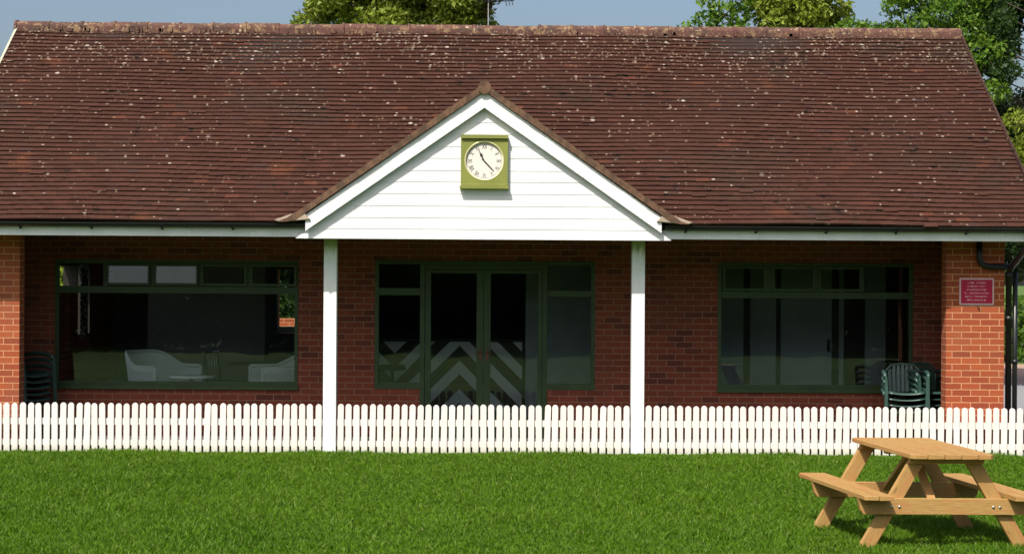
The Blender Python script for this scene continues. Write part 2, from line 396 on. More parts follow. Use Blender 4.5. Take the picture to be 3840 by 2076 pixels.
def make_grass():
    rng = np.random.default_rng(3)
    X = []; Y = []; H = []
    def region(x0, x1, y0, y1, dens, h0, h1):
        n = int((x1-x0)*(y1-y0)*dens); X.append(rng.uniform(x0, x1, n)); Y.append(rng.uniform(y0, y1, n))
        H.append(rng.uniform(h0, h1, n))
    region(-6.6, 7.0, -7.2, -.125, 3800, .028, .062)
    region(-9, -6.6, -7.2, -.16, 1200, .03, .06); region(7.0, 9.2, -7.2, -.16, 1200, .03, .06)
    region(-8, 8, -9, -7.2, 1200, .03, .06)
    region(-6.6, 6.9, -.30, -.145, 1500, .035, .075)
    X = np.concatenate(X); Y = np.concatenate(Y); H = np.concatenate(H); n = len(X)
    clump = .5+.5*np.sin(X*3.1+1.3*np.sin(Y*2.2))*np.sin(Y*3.7+1.1*np.sin(X*1.9))
    clump2 = .5+.5*np.sin(X*11+2*np.sin(Y*7))*np.sin(Y*13+2*np.sin(X*9))
    H *= .75+.35*clump+.3*clump2
    near = np.clip((Y+.6)/.4, 0, 1); H *= 1-near*.45+near*.5*(.5+.5*np.sin(X*2.4+.8*np.sin(X*5.3)))
    ang = rng.uniform(0, 2*np.pi, n); lean = rng.uniform(.15, 1.15, n)*H; la = rng.uniform(0, 2*np.pi, n)+.0
    wd = rng.uniform(.003, .0078, n)
    dx = np.cos(ang)*wd; dy = np.sin(ang)*wd; lx = np.cos(la)*lean; ly = np.sin(la)*lean
    Z = gz(X, Y)-.004
    b1 = np.stack([X-dx, Y-dy, Z], 1); b2 = np.stack([X+dx, Y+dy, Z], 1)
    m1 = np.stack([X-dx*.8+lx*.35, Y-dy*.8+ly*.35, Z+H*.62], 1); m2 = np.stack([X+dx*.8+lx*.35, Y+dy*.8+ly*.35, Z+H*.62], 1)
    t = np.stack([X+lx, Y+ly, Z+H], 1)
    V = np.stack([b1, b2, m2, m1, t], 1).reshape(-1, 3); k = np.arange(n)*5
    L = np.stack([k, k+1, k+2, k+3, k+3, k+2, k+4], 1).ravel(); C = np.tile([4, 3], n)
    lf = .5+.5*np.sin(X*.83+1.7*np.sin(Y*.61+.4*X)+2)*np.sin(Y*1.27+1.2*np.sin(X*.57+1)); lf2 = .5+.5*np.sin(X*1.9+2.1*np.sin(Y*1.4)+.5)*np.sin(Y*2.3+1.8*np.sin(X*1.1+2))
    r = np.clip(.16*clump+.24*clump2+.26*lf+.22*lf2+.55*rng.uniform(0, 1, n)-.22, 0, 1); r2 = rng.uniform(0, 1, n)
    np_o = np_mesh('grass', V, C, L, M['grass'], attrs={'rnd': np.repeat(r, 5), 'rnd2': np.repeat(r2, 5), 'hgt': np.tile([0, 0, .6, .6, 1.], n)})
    return tag(np_o, 'mown green lawn grass in front of the picket fence', 'grass', kind='stuff')
make_grass()

# ------------------------------------------------------------------ the pavilion
pav = thing('pavilion', 'single storey red brick pavilion with brown tiled roof and white porch gable', 'building')
BX0, BX1 = -6.3, 6.114
def bricks(mb, name='wall', off=(0, 0), m='brick'): return mb.build(name, M[m], pav, uvoff=off)
# front (recessed) wall with openings
W0, W1 = 1.2, 1.42
LW = (-5.508, -2.456, .633, 2.234); RW = (2.839, 5.304, .633, 2.25); DW = (-1.489, 1.286, .633, 2.25)
f = MB()
f.box(BX0, LW[0], W0, W1, -.1, 2.9); f.box(LW[1], DW[0], W0, W1, -.1, 2.9); f.box(DW[1], RW[0], W0, W1, -.1, 2.9); f.box(RW[1], BX1, W0, W1, -.1, 2.9)
f.box(LW[0], LW[1], W0, W1, -.1, LW[2]); f.box(LW[0], LW[1], W0, W1, LW[3], 2.9)
f.box(RW[0], RW[1], W0, W1, -.1, RW[2]); f.box(RW[0], RW[1], W0, W1, RW[3], 2.9)
f.box(DW[0], -.905, W0, W1, -.1, DW[2]); f.box(.683, DW[1], W0, W1, -.1, DW[2]); f.box(DW[0], DW[1], W0, W1, DW[3], 2.9)
bricks(f, 'front_wall', (.055, .054), 'brick_shaded')
for fa, fb in ((5.876, BX1), (BX0, -6.06)): bricks(MB().box(fa, fb, .217, W0, -.1, 2.55), 'verandah_side_wall', (.05, .054), 'brick_shaded')
# left and right side walls of the hall, windows in the left one; the foremost is unseen, added to light the room
f = MB(); f.box(BX0, -6.08, W1, 1.6, -.1, 2.9).box(BX0, -6.08, 3.3, 3.75, -.1, 2.9).box(BX0, -6.08, 1.6, 3.3, -.1, .9).box(BX0, -6.08, 1.6, 3.3, 2.3, 2.9).box(BX0, -6.08, 5.65, 7.3, -.1, 2.9).box(BX0, -6.08, 3.75, 4.85, -.1, 1.82).box(BX0, -6.08, 4.85, 5.65, -.1, 1.14).box(BX0, -6.08, 3.75, 5.65, 2.2, 2.9)
f.box(5.9, BX1, W1, 7.3, -.1, 2.9)
f.box(BX0, -3.45, 7.3, 7.5, -.1, 2.9).box(-2.0, BX1, 7.3, 7.5, -.1, 2.9).box(-3.45, -2.0, 7.3, 7.5, -.1, 1.12).box(-3.45, -2.0, 7.3, 7.5, 2.15, 2.9)
bricks(f, 'outer_wall')
for ya, yb, za in ((1.6, 3.3, .9), (3.75, 4.85, 1.82), (4.85, 5.65, 1.14)):  # first entry frames the unseen opening added to bring in light
    m = MB(); X0, X1 = BX0+.01, -6.085; m.box(X0, X1, ya, ya+.03, za, 2.2).box(X0, X1, yb-.03, yb, za, 2.2).box(X0, X1, ya+.03, yb-.03, za, za+.03).box(X0, X1, ya+.03, yb-.03, 2.17, 2.2)
    m.build('window', M['darkwood'], pav)
bricks(MB().box(BX0, -5.632, 0, .215, -.1, 2.55), 'brick_pier', (.079, .0065))
bricks(MB().box(5.417, BX1, 0, .215, -.1, 2.55), 'brick_pier', (-.207+.0, -.0535))
# gable end walls
def tri(x0, x1):
    vs = [(x, y, z) for x in (x0, x1) for y, z in ((.0, 2.9), (6.9, 2.9), (3.45, 5.2))]
    return [vs, [(0, 2, 1), (3, 4, 5), (0, 1, 4, 3), (1, 2, 5, 4), (2, 0, 3, 5)]]
for fa, fb in ((BX0, -6.08), (5.9, BX1)): bricks(MB().add(*tri(fa, fb)), 'gable_end_wall')
# soffit, fascia
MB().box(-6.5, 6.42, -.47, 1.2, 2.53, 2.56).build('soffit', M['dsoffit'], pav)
for fa, fb in ((-6.52, -2.0), (1.8, 6.42)): MB().box(fa, fb, -.5, -.475, 2.50, 2.67).build('fascia', M['white'], pav, bevel=.003)
MB().box(BX0, BX1, W1, 7.3, 2.6, 2.63).build('ceiling', M['plaster'], pav)

# --- roof tiles
PITCH = math.atan2(2.79, 3.95); SL = math.hypot(2.79, 3.95)
def tile_field(name, O, A, U, alen, ulen, gauge, tw, clip=None, seed=1, mat=None, jit=1.0, parent=pav, extra_uv=0):
    """courses of plain tiles on the plane O + a*A + d*U"""
    rng = np.random.default_rng(seed); O, A, U = map(np.array, (O, A, U)); N = np.cross(A, U); N = N/np.linalg.norm(N)
    nc = int(ulen/gauge)+1; nt_ = int(alen/tw)+2; P = []; Rn = []; R2 = []; UVs = []
    for c in range(nc):
        d0 = c*gauge; sh = (.5*tw if c % 2 else 0)
        for t in range(nt_):
            a0 = t*tw-sh; a1 = a0+tw-.0004
            a0 = max(a0, 0); a1 = min(a1, alen)
            if a1-a0 < .02: continue
            ln = min(.17, ulen-d0+.03)
            if ln < .04: continue
            mid = O+A*(a0+a1)/2+U*d0
            if clip is not None and not clip(mid): continue
            j = rng.normal(0, .0009*jit, 4); skew = rng.normal(0, .0010*jit); drop = rng.normal(0, .0016*jit)
            if rng.random() < .012: drop -= .03; j += .006
            wav = .012*math.sin(a0*.8+d0*.6)+.007*math.sin(a0*2.1-d0*1.9+seed)
            lo = .033; th = .024; hi = lo-.028*ln/.17-.001
            def pt(a, d, h): return O+A*a+U*d+N*(h+wav)
            dd0 = d0+drop
            q = [pt(a0, dd0-skew, lo+j[0]), pt(a1, dd0+skew, lo+j[1]), pt(a1, dd0+ln, hi), pt(a0, dd0+ln, hi),
                 pt(a0, dd0-skew, lo-th+j[0]), pt(a1, dd0+skew, lo-th+j[1]), pt(a1, dd0+ln, hi-th), pt(a0, dd0+ln, hi-th)]
            P.append(q); Rn.append(rng.random()); R2.append(rng.random())
            UVs.append([(a0, d0), (a1, d0), (a1, d0+ln), (a0, d0+ln), (a0, d0-.02), (a1, d0-.02), (a1, d0), (a0, d0)])
    P = np.array(P); n = len(P); V = P.reshape(-1, 3); k = (np.arange(n)*8)[:, None]
    F = np.array([0, 1, 2, 3, 4, 5, 1, 0, 5, 6, 2, 1, 7, 4, 0, 3])[None, :]+k
    return np_mesh(name, V, np.full(n*4, 4), F.ravel(), mat or M['tile'], parent,
                   attrs={'rnd': np.repeat(Rn, 8), 'rnd2': np.repeat(R2, 8)}, uv=np.array(UVs).reshape(-1, 2)+extra_uv)
GX = -.115; GM = .69; GAP = 4.265
def under_gable(p):      # tiles hidden inside the porch roof are left out
    return not (p[2] < GAP-.12-GM*abs(p[0]-GX) and p[1] < 1.6)
roof = tile_field('roof', (-6.56, -.6, 2.655), (1, 0, 0), (0, math.cos(PITCH), math.sin(PITCH)), 13.0, SL, SL/48, .165, clip=under_gable, seed=5)
# taper the field: left verge from -6.53 at the eaves to -6.6 at the ridge is within a tile's wobble
deck = MB()
yz = [(-.5, 2.60), (3.35, 5.32), (7.9, 2.15), (7.9, 2.28), (3.35, 5.46), (-.52, 2.66)]
deck.add([(x, y, z) for x in (-6.5, 6.38) for y, z in yz], [(0, 1, 4, 5), (1, 2, 3, 4), (6, 11, 10, 7), (7, 10, 9, 8), (5, 4, 10, 11), (4, 3, 9, 10), (0, 6, 7, 1), (1, 7, 8, 2), (0, 5, 11, 6), (2, 8, 9, 3)])
deck.build('roof_deck', M['darkwood'], pav)
tile_field('rear_roof', (6.44, 7.9, 2.26), (-1, 0, 0), (0, -math.cos(R(35.3)), math.sin(R(35.3))), 13.0, 5.55, .1157, .33, seed=8)
# verge mortar strips
for x0, x1 in ((-6.585, -6.555), (6.43, 6.46)):
    s = MB(); a = [(-.58, 2.66), (3.35, 5.44), (3.35, 5.50), (-.60, 2.71)]
    s.add([(x, y, z) for x in (x0, x1) for y, z in a], [(0, 1, 2, 3), (7, 6, 5, 4), (0, 4, 5, 1), (1, 5, 6, 2), (2, 6, 7, 3), (3, 7, 4, 0)])
    s.build('verge_strip', paint('pale_verge_render', (.52, .50, .36), .9, .25, (.2, .2, .1), .4) if x0 < 0 else M['tile'], pav)
# ridge
rm = MB(); rng = random.Random(2); x = -6.6
while x < 6.4:
    L = .45; x1 = min(x+L, 6.45); dz = rng.uniform(-.008, .008); n = 10; vs = []
    for xx, rr in ((x, .118), (x+.03, .118), (x+.031, .105), (x1-.004, .105)):
        for k in range(n+1):
            a = math.pi*k/n; vs.append((xx, 3.35-math.cos(a)*rr*1.15, 5.425+dz+math.sin(a)*rr*.95-(.05 if k in (0, n) else 0)))
    rm.add(vs, [(i*(n+1)+k, (i+1)*(n+1)+k, (i+1)*(n+1)+k+1, i*(n+1)+k+1) for i in range(3) for k in range(n)]+[tuple(range(n+1)), tuple(range(4*(n+1)-1, 3*(n+1)-1, -1))])
    # mortar bedding between the ridge tiles, lumpy
    for q in range(3):
        u = x+rng.uniform(0, .4); rm.box(u, u+rng.uniform(.02, .07), 3.20, 3.24, 5.36+rng.uniform(0, .02), 5.40+rng.uniform(0, .04))
    x = x1
rm.build('ridge', M['ridge'], pav)

# --- porch gable roof
for s in (-1, 1):
    e = (GX+s*2.34, -.60, GAP-2.34*GM-.04); up = Vector((-s*1.0, 0, GM)).normalized()
    if s < 0: O = (e[0], 2.6, e[2]); A = (0, -1, 0); al = 3.20
    else: O = e; A = (0, 1, 0); al = 3.20
    def clipf(p): return p[2] > 2.655+(p[1]+.6)*math.tan(PITCH)-.10
    tile_field('porch_roof', O, A, tuple(up), al, math.hypot(2.36, 2.36*GM)+.02, .1, .165, clip=clipf, seed=20+s, jit=1.2)
    # undercloak and bedding seen edge-on at the verge
    m = MB(); segs = 24; rg = random.Random(30+s)
    for i in range(segs):
        u0 = 2.37*i/segs; u1 = 2.37*(i+1)/segs-.0015; j = rg.uniform(-.009, .006); k = rg.uniform(-.006, .006)
        zt0, zt1 = GAP+.016+j-GM*u0, GAP+.012+k-GM*u1; zb0, zb1 = max(GAP-.072-GM*u0, 2.672), max(GAP-.072-GM*u1, 2.672)
        zt0 = max(zt0, zb0+.004); zt1 = max(zt1, zb1+.004)
        P = [(GX+s*u0, zb0), (GX+s*u0, zt0), (GX+s*u1, zt1), (GX+s*u1, zb1)]
        if s > 0: P = P[::-1]
        m.prism(P, -.676+rg.uniform(-.004, .004), -.50)
    m.build('verge_bedding', M['verge'], pav)
    # bargeboard
    bt = 4.19; bm_ = .697; P = [(GX+s*0.0, bt), (GX+s*0.0, bt-.19), (GX+s*2.06, bt-.19-2.06*bm_), (GX+s*2.06, bt-2.06*bm_)]
    if s > 0: P = P
    else: P = P[::-1]
    MB().prism(P[::1], -.64, -.615).build('bargeboard', M['board'], pav, bevel=.003)
    # mortar fillet at the foot of the gable
    P = [(GX+s*2.0, 2.70), (GX+s*2.36, 2.668), (GX+s*2.42, 2.69), (GX+s*2.1, 2.80)]
    if s < 0: P = P[::-1]
    MB().prism(P, -.668, -.45).build('mortar_fillet', M['mortar'], pav, bevel=.006)
# porch ridge cap
MB().tube([(GX, -.685, GAP-.035), (GX, -.3, GAP-.03), (GX, .4, GAP-.03), (GX, 1.62, GAP-.03)], [.078, .078, .08, .08], 14).build('porch_ridge', M['verge'], pav)
# gable cladding
zs = [2.483, 2.599, 2.729, 2.868, 3.008, 3.148, 3.278, 3.422, 3.558, 3.698, 3.838, 3.995]
g_ = MB()
for a, b in zip(zs[:-1], zs[1:]):
    xa = (4.004-a)/.697; xb = max((4.004-b)/.697, 0.004)
    vs = [(GX-xa, -.5655, a), (GX+xa, -.5655, a), (GX+xb, -.5610, b+.002), (GX-xb, -.5610, b+.002), (GX-xa, -.54, a), (GX+xa, -.54, a), (GX+xb, -.54, b+.006), (GX-xb, -.54, b+.006)]
    g_.add(vs, [(0, 1, 2, 3), (7, 6, 5, 4), (0, 4, 5, 1), (1, 5, 6, 2), (3, 2, 6, 7), (0, 3, 7, 4)])
g_.build('gable_cladding', M['board'], pav)
MB().box(GX-2.13, GX+2.13, -.538, -.10, 2.487, 2.517).build('porch_soffit', M['white'], pav)
# posts
for x0, x1 in ((-2.006, -1.853), (1.643, 1.797)):
    MB().box(x0, x1, -.15, .0, -.07, 2.486).build('post', M['post'], pav, bevel=.004)
# gutters with brackets
def gutter(x0, x1):
    g = MB(); n = 8; prof = [(-.555-.055*math.cos(math.pi*k/n), 2.655-.052*math.sin(math.pi*k/n)) for k in range(n+1)]
    inner = [(-.555-.050*math.cos(math.pi*k/n), 2.657-.047*math.sin(math.pi*k/n)) for k in range(n, -1, -1)]
    pr = prof+inner; m = len(pr)
    g.add([(x0, y, z) for y, z in pr]+[(x1, y, z) for y, z in pr], [(i, i+m, (i+1) % m+m, (i+1) % m) for i in range(m)])
    for xe in (x0, x1): g.add([(xe, y, z) for y, z in prof], [tuple(range(n+1))])
    go = g.build('gutter', M['black'], pav)
    k = int((x1-x0)/.82)
    for i in range(k+1):
        xb = x0+.25+i*.82
        if xb < x1-.05: MB().box(xb-.014, xb+.014, -.615, -.50, 2.592, 2.604).box(xb-.014, xb+.014, -.5095, -.5025, 2.575, 2.66).build('bracket', M['black'], go)
gutter(-6.56, -2.185); gutter(1.985, 6.30)
# downpipes
dp = MB().tube([(5.80, -.04, 2.53), (5.80, -.045, 2.32), (5.812, -.045, 2.26), (5.85, -.045, 2.225), (5.91, -.045, 2.21), (6.17, -.045, 2.205), (6.175, -.045, 2.15)], .036, 12)
dp.build('waste_pipe', M['black'], pav)
dp = MB().tube([(6.245, -.555, 2.62), (6.245, -.555, 2.50), (6.235, -.50, 2.44), (6.17, -.08, 2.20), (6.172, .02, 2.13), (6.172, .02, 0)], .036, 12)
dp.tube([(6.172, .02, 1.62), (6.172, .02, 1.56)], .043, 12).tube([(6.172, .02, 2.14), (6.172, .02, 2.07)], .043, 12)
dp.build('downpipe', M['black'], pav)
MB().tube([(6.25, .02, 2.15), (6.25, .02, 0)], .030, 12).tube([(6.25, .02, 1.1), (6.25, .02, 1.05)], .037, 12).build('downpipe', M['black'], pav)

# --- windows
def frame_rect(mb, x0, x1, z0, z1, y0, y1, t, tb=None, tt=None):
    tb = tb or t; tt = tt or t
    mb.box(x0, x0+t, y0, y1, z0, z1).box(x1-t, x1, y0, y1, z0, z1).box(x0+t, x1-t, y0, y1, z0, z0+tb).box(x0+t, x1-t, y0, y1, z1-tt, z1)
def pane(parent, x0, x1, z0, z1, y, tilt=0, name='pane'):
    p = MB().box(x0, x1, -.003, .003, z0-z1, 0).build(name, M['glass'], parent)
    p.location = (0, y, z1); p.rotation_euler = (R(-tilt), 0, 0); return p
def big_window(x0, x1, z0, z1, lights, ztr0, ztr1, tilts):
    mb = MB(); Y0, Y1 = 1.192, 1.27
    frame_rect(mb, x0, x1, z0, z1, Y0, Y1, .042, .078, .045)
    mb.box(x0+.042, x1-.042, Y0+.002, Y1, ztr0, ztr1)
    for a, b in zip(lights[:-1], lights[1:]):
        c0, c1 = a[1]+.018, b[0]-.018
        if c1-c0 < .02: c0, c1 = a[1]+.008, b[0]-.008
        mb.box(c0, c1, Y0+.002, Y1, ztr1, z1-.045)
    mb.box(x0-.01, x1+.01, 1.165, 1.191, z0-.022, z0+.02)
    w_ = mb.build('window', M['green'], pav, bevel=.003)
    pane(w_, x0+.03, x1-.03, z0+.07, ztr0+.008, 1.235)
    for (a, b), tl in zip(lights, tilts):
        if tl is None: pane(w_, a-.016, b+.016, ztr1-.01, z1-.036, 1.235); continue
        c = MB(); za, zb = ztr1+.004-2.19, z1-.05-2.19
        frame_rect(c, a-.024, b+.024, za+.004, zb, -.028, .012, .034, .040, .030)
        c.box(a-.0, b+.0, -.0005, .0035, za+.03, zb-.02)
        cas = MB(); frame_rect(cas, a-.024, b+.024, za+.004, zb, -.028, .012, .026, .032, .026)
        co = cas.build('casement', M['green'], w_, bevel=.002); co.location = (0, 1.195, 2.19); co.rotation_euler = (R(-tl), 0, 0)
        pn = MB().box(a-.001, b+.001, -.010, -.004, za+.032, zb-.022).build('pane', M['glass'], w_); pn.location = (0, 1.195, 2.19); pn.rotation_euler = (R(-tl), 0, 0)
    return w_
big_window(LW[0], LW[1], LW[2], LW[3], [(-5.454, -4.925), (-4.838, -4.34), (-4.242, -3.733), (-3.649, -3.126), (-3.029, -2.499)], 1.817, 1.905, [None, 4.2, 4.2, .3, .3])
big_window(RW[0], RW[1], RW[2], RW[3], [(2.923, 3.413), (3.541, 4.034), (4.131, 4.625), (4.709, 5.25)], 1.80, 1.884, [.3, .3, .3, None])
# door set
fr = MB(); Y0, Y1 = 1.188, 1.27
fr.box(DW[0], DW[0]+.05, Y0, Y1, .633, 2.25).box(DW[1]-.05, DW[1], Y0, Y1, .633, 2.25)
fr.box(DW[0]+.05, DW[1]-.05, Y0, Y1, 2.203, 2.25).box(-.921, -.862, Y0, Y1, .03, 2.203).box(.625, .683, Y0, Y1, .03, 2.203)
fr.box(DW[0]+.05, -.921, Y0, Y1, .633, .712).box(.683, DW[1]-.05, Y0, Y1, .633, .706)
fr.box(DW[0]+.05, -.921, Y0, Y1, 1.812, 1.902).box(.683, DW[1]-.05, Y0, Y1, 1.805, 1.88).box(-.862, .625, Y0+.002, Y1, 2.14, 2.203)
fo = fr.build('door_frame', M['green'], pav, bevel=.003)
pane(fo, DW[0]+.045, -.915, .70, 1.82, 1.235); pane(fo, .677, DW[1]-.045, .70, 1.815, 1.235)
pane(fo, DW[0]+.045, -.915, 1.895, 2.208, 1.235, 0); pane(fo, .677, DW[1]-.045, 1.87, 2.208, 1.235, 2.5)
for x0, x1, gx0, gx1, hx in ((-.858, -.121, -.783, -.208, -.16), (-.117, .621, -.03, .565, -.075)):
    d = MB(); d.box(x0, gx0, 1.20, 1.245, .05, 2.135).box(gx1, x1, 1.20, 1.245, .05, 2.135).box(gx0, gx1, 1.20, 1.245, 2.092, 2.135).box(gx0, gx1, 1.20, 1.245, .05, .26)
    do = d.build('door', M['green'], pav, bevel=.003)
    pane(do, gx0-.006, gx1+.006, .25, 2.10, 1.222, name='glass')
    h = MB().box(hx-.012, hx+.012, 1.190, 1.1995, 1.0, 1.13).tube([(hx, 1.19, 1.10), (hx, 1.16, 1.10), (hx+(.06 if hx > -.1 else -.06), 1.158, 1.098)], .007, 8)
    h.build('handle', plain('bronze_handle', (.16, .05, .03), .5, .2), do)

# --- interior
MB().box(-6.08, 5.9, 1.42, 7.3, .0, .1).build('floor', M['floor_in'], pav)
iw = MB().box(-2.30, -2.2, 1.9, 7.3, .1, 2.6).box(-6.08, 5.9, 7.24, 7.298, .1, 1.1).box(-2.0, 5.9, 7.24, 7.298, 1.1, 2.6).box(-6.08, -3.46, 7.24, 7.298, 1.1, 2.6)
iw.box(-5.2, -3.45, 5.6, 5.7, .1, 2.6)
iw.build('interior_wall', plain('dark_interior_plaster', (.26, .26, .27), .9), pav)
MB().box(-3.45, -2.0, 7.20, 7.32, 1.13, 1.235).build('window_sill', M['white'], pav)
# partition of pale panels behind the right-hand window
pt = MB()
for a, b in ((2.2, 3.446), (3.538, 3.895), (3.958, 4.664), (4.764, 4.83), (5.128, 5.408)):
    pt.box(a, b, 3.2, 3.24, .1, 2.45)
pt.build('partition_panel', M['panel'], pav)
MB().box(2.1, 5.9, 3.25, 3.32, .1, 2.6).build('partition_wall', M['darkwood'], pav)
MB().box(4.60, 4.63, 3.15, 3.2, 1.05, 1.22).build('partition_handle', M['black'], pav)
MB().box(.445, 1.6, 3.1, 3.15, .1, 2.3).build('store_door', M['panel'], pav)

bar = thing('bar_counter', 'bar counter faced with dark and pale chevron boards, seen behind the glazed doors', 'bar counter', (0, 3.2, .1))
MB().box(-2.1, .40, 0, .6, 0, 1.06).build('counter_front', M['chevron'], bar)
MB().box(-2.14, .44, -.05, .64, 1.061, 1.10).build('counter_top', M['darkwood'], bar, bevel=.006)
st = thing('bar_stool', 'dark bar stool with footrest behind the left door sidelight', 'stool', (-1.34, 2.5, .1))
MB().lathe([(0, .0), (.2, .0), (.2, .02), (.03, .04), (.025, .7), (0, .7)]).build('stem', M['black'], st)
MB().lathe([(0, .70), (.17, .70), (.185, .73), (.17, .77), (0, .775)]).build('seat', M['darkwood'], st)
MB().tube([(.14*math.cos(a), .14*math.sin(a), .32) for a in [2*math.pi*i/20 for i in range(21)]], .009, 6).tube([(-.14, 0, .32), (.14, 0, .32)], .008, 6).build('footrest', M['steel'], st)

def tub_chair(label, loc, rz):
    t = thing('wicker_armchair', label, 'armchair', loc, rz, 'white wicker armchairs behind the left window')
    # faces +x in its own frame; shell around the back and arms
    na, nz = 40, 10; vs = []; top = []
    outline = []
    for i in range(na+1):
        u = -1+2*i/na; a = math.pi+u*math.pi*.62
        if abs(u) < .62:
            x_, y_ = .33*math.cos(a)*1.05, .40*math.sin(a)*1.0
            if abs(u) > .45: pass
        s_ = abs(u)
        if s_ <= .55: th = s_/.55*math.pi/2; x_, y_ = -.36*math.cos(th), .36*math.sin(th)*(1 if u > 0 else -1)
        else: k = (s_-.55)/.45; x_, y_ = .40*k, .36*(1 if u > 0 else -1)
        q_ = min(1, max(0, (s_-.22)/.40)); back = 1-q_*q_*(3-2*q_); h = .74+.18*back
        fl = .10*back
        outline.append((x_, y_, h, fl))
    for j in range(nz+1):
        k = j/nz
        for x_, y_, h, fl in outline:
            q = 1+.22*fl/.10*k*k*.9
            vs.append((x_*q*(.86+.14*k), y_*(.90+.10*k)*(1+.10*k*k), .02+(h-.02)*k))
    n = na+1
    sh = MB().add(vs, [(j*n+i, j*n+i+1, (j+1)*n+i+1, (j+1)*n+i) for j in range(nz) for i in range(na)], True)
    so_ = sh.build('shell', M['wicker'], t); md = so_.modifiers.new('solid', 'SOLIDIFY'); md.thickness = .025
    rim = [vs[nz*n+i] for i in range(n)]
    MB().tube(rim, .024, 8).build('rim', M['wicker'], t)
    for s_ in (-1, 1):
        e = rim[0] if s_ < 0 else rim[-1]
        MB().tube([e, (e[0]-.01, e[1], e[2]*.5), (e[0]-.03, e[1]*.93, 0)], .026, 8).build('leg', M['wicker'], t)
    MB().box(-.30, .36, -.33, .33, .30, .42).build('seat', M['wicker'], t, bevel=.03)
    return t
tub_chair('white wicker tub armchair facing right, left of the round table behind the window', (-4.46, 2.5, .1), R(-38))
tub_chair('white wicker tub armchair facing left, half hidden by the right edge of the window', (-2.74, 2.4, .1), R(180+20))
rt = thing('round_table', 'low round white table between the two wicker armchairs', 'table', (-3.90, 1.85, .1))
MB().lathe([(0, .615), (.29, .615), (.30, .63), (.29, .65), (0, .651)], n=40).build('tabletop', M['tabletop'], rt)
MB().lathe([(0, .0), (.2, .0), (.18, .02), (.03, .05), (.03, .62), (0, .62)], n=24).build('pedestal', M['wicker'], rt)
def dark_chair(label, loc, rz):
    t = thing('dining_chair', label, 'chair', loc, rz, 'dark chairs at the back of the left room')
    for x_ in (-.19, .19):
        MB().tube([(x_, -.19, 0), (x_, -.19, .45)], .014, 6).build('leg', M['black'], t)
        MB().tube([(x_, .19, 0), (x_, .19, .45), (x_, .24, .88)], .014, 6).build('leg', M['black'], t)
    MB().box(-.21, .21, -.21, .2, .44, .47).build('seat', M['darkwood'], t, bevel=.01)
    b = MB()
    for i in range(5): b.tube([(-.15+.075*i, .2, .47), (-.15+.075*i, .24, .86)], .008, 5)
    b.tube([(-.2, .24, .87), (.2, .24, .87)], .016, 6).build('backrest', M['steel'], t)
dark_chair('dark slatted chair left of the bare cafe table inside', (-3.75, 3.8, .1), R(70))
dark_chair('dark slatted chair right of the bare cafe table inside', (-3.0, 3.9, .1), R(-100))
ct = thing('cafe_table', 'small dark table between two dark chairs inside the left room', 'table', (-3.38, 3.7, .1))
MB().box(-.3, .3, -.3, .3, .70, .73).build('tabletop', M['darkwood'], ct, bevel=.005)
MB().tube([(0, 0, 0), (0, 0, .7)], .03, 8).box(-.2, .2, -.03, .03, 0, .02).box(-.03, .03, -.2, .2, .0, .022).build('pedestal', M['black'], ct)
cu = MB()
for i in range(10):
    y = 4.87+i*.045; cu.box(-6.05-.012*(i % 2), -6.03-.012*(i % 2), y, y+.046, 1.12, 2.2)
cu.build('curtain', M['blind']); tag(bpy.data.objects['curtain'], 'black and white patterned curtain at the far left window inside', 'curtain')

# ------------------------------------------------------------------ clock on the gable
ck = thing('clock', 'square olive green clock with white round dial on the white gable', 'clock', (GX+.003, -.575, 3.385))
bx = MB(); n = 48; hw, z0, z1 = .272, -.285, .285; fy = -.10; ri = .232
ring = [(ri*math.cos(2*math.pi*k/n), ri*math.sin(2*math.pi*k/n)+.005) for k in range(n)]
def sq(k):
    a = 2*math.pi*k/n; c, s = math.cos(a), math.sin(a); m = max(abs(c), abs(s)); return (hw*c/m, z1*s/m)
vs = [(x_, fy, z_) for x_, z_ in ring]+[(sq(k)[0], fy, sq(k)[1]) for k in range(n)]+[(sq(k)[0], -.001, sq(k)[1]) for k in range(n)]+[(x_, -.045, z_) for x_, z_ in ring]
fs = [(k, (k+1) % n, (k+1) % n+n, k+n) for k in range(n)]+[(k+n, (k+1) % n+n, (k+1) % n+2*n, k+2*n) for k in range(n)]+[(k+3*n, (k+1) % n+3*n, (k+1) % n, k) for k in range(n)]
bx.add(vs, fs); bx.build('case', M['olive'], ck)
MB().box(-.268, .272, -.15, -.101, .262, .285).box(-.275, .275, -.15, 0, .286, .302).build('hood', M['olive'], ck, bevel=.002)
ck.scale = (1, .55, 1)
MB().box(-.285, .285, -.14, -.001, -.318, -.286).box(-.272, .272, -.115, -.101, -.285, -.262).build('sill', M['olive'], ck, bevel=.003)
MR = Matrix.Rotation(R(90), 4, 'X')
MB().lathe([(.214, .0), (.214, .045), (.222, .055), (.231, .05), (.231, 0)], (0, -.048, .005), 48, MR).build('bezel', M['brass'], ck)
di = MB().lathe([(0, .0), (.215, .0)], (0, -.052, .005), 48, MR).build('dial', M['dial'], ck)
MB().lathe([(.198, .0), (.201, .0)], (0, -.0545, .005), 48, MR).build('minute_ring', M['ink'], di)
def text_mesh(txt, size, name, mat, parent, ext=.0008):
    cu_ = bpy.data.curves.new(name, 'FONT'); cu_.body = txt; cu_.size = size; cu_.align_x = 'CENTER'; cu_.align_y = 'CENTER'; cu_.extrude = ext
    tmp = bpy.data.objects.new(name, cu_); col.objects.link(tmp); dg = bpy.context.evaluated_depsgraph_get()
    me = bpy.data.meshes.new_from_object(tmp.evaluated_get(dg)); bpy.data.objects.remove(tmp); me.materials.clear(); me.materials.append(mat)
    o = bpy.data.objects.new(name, me); col.objects.link(o); o.parent = parent; return o
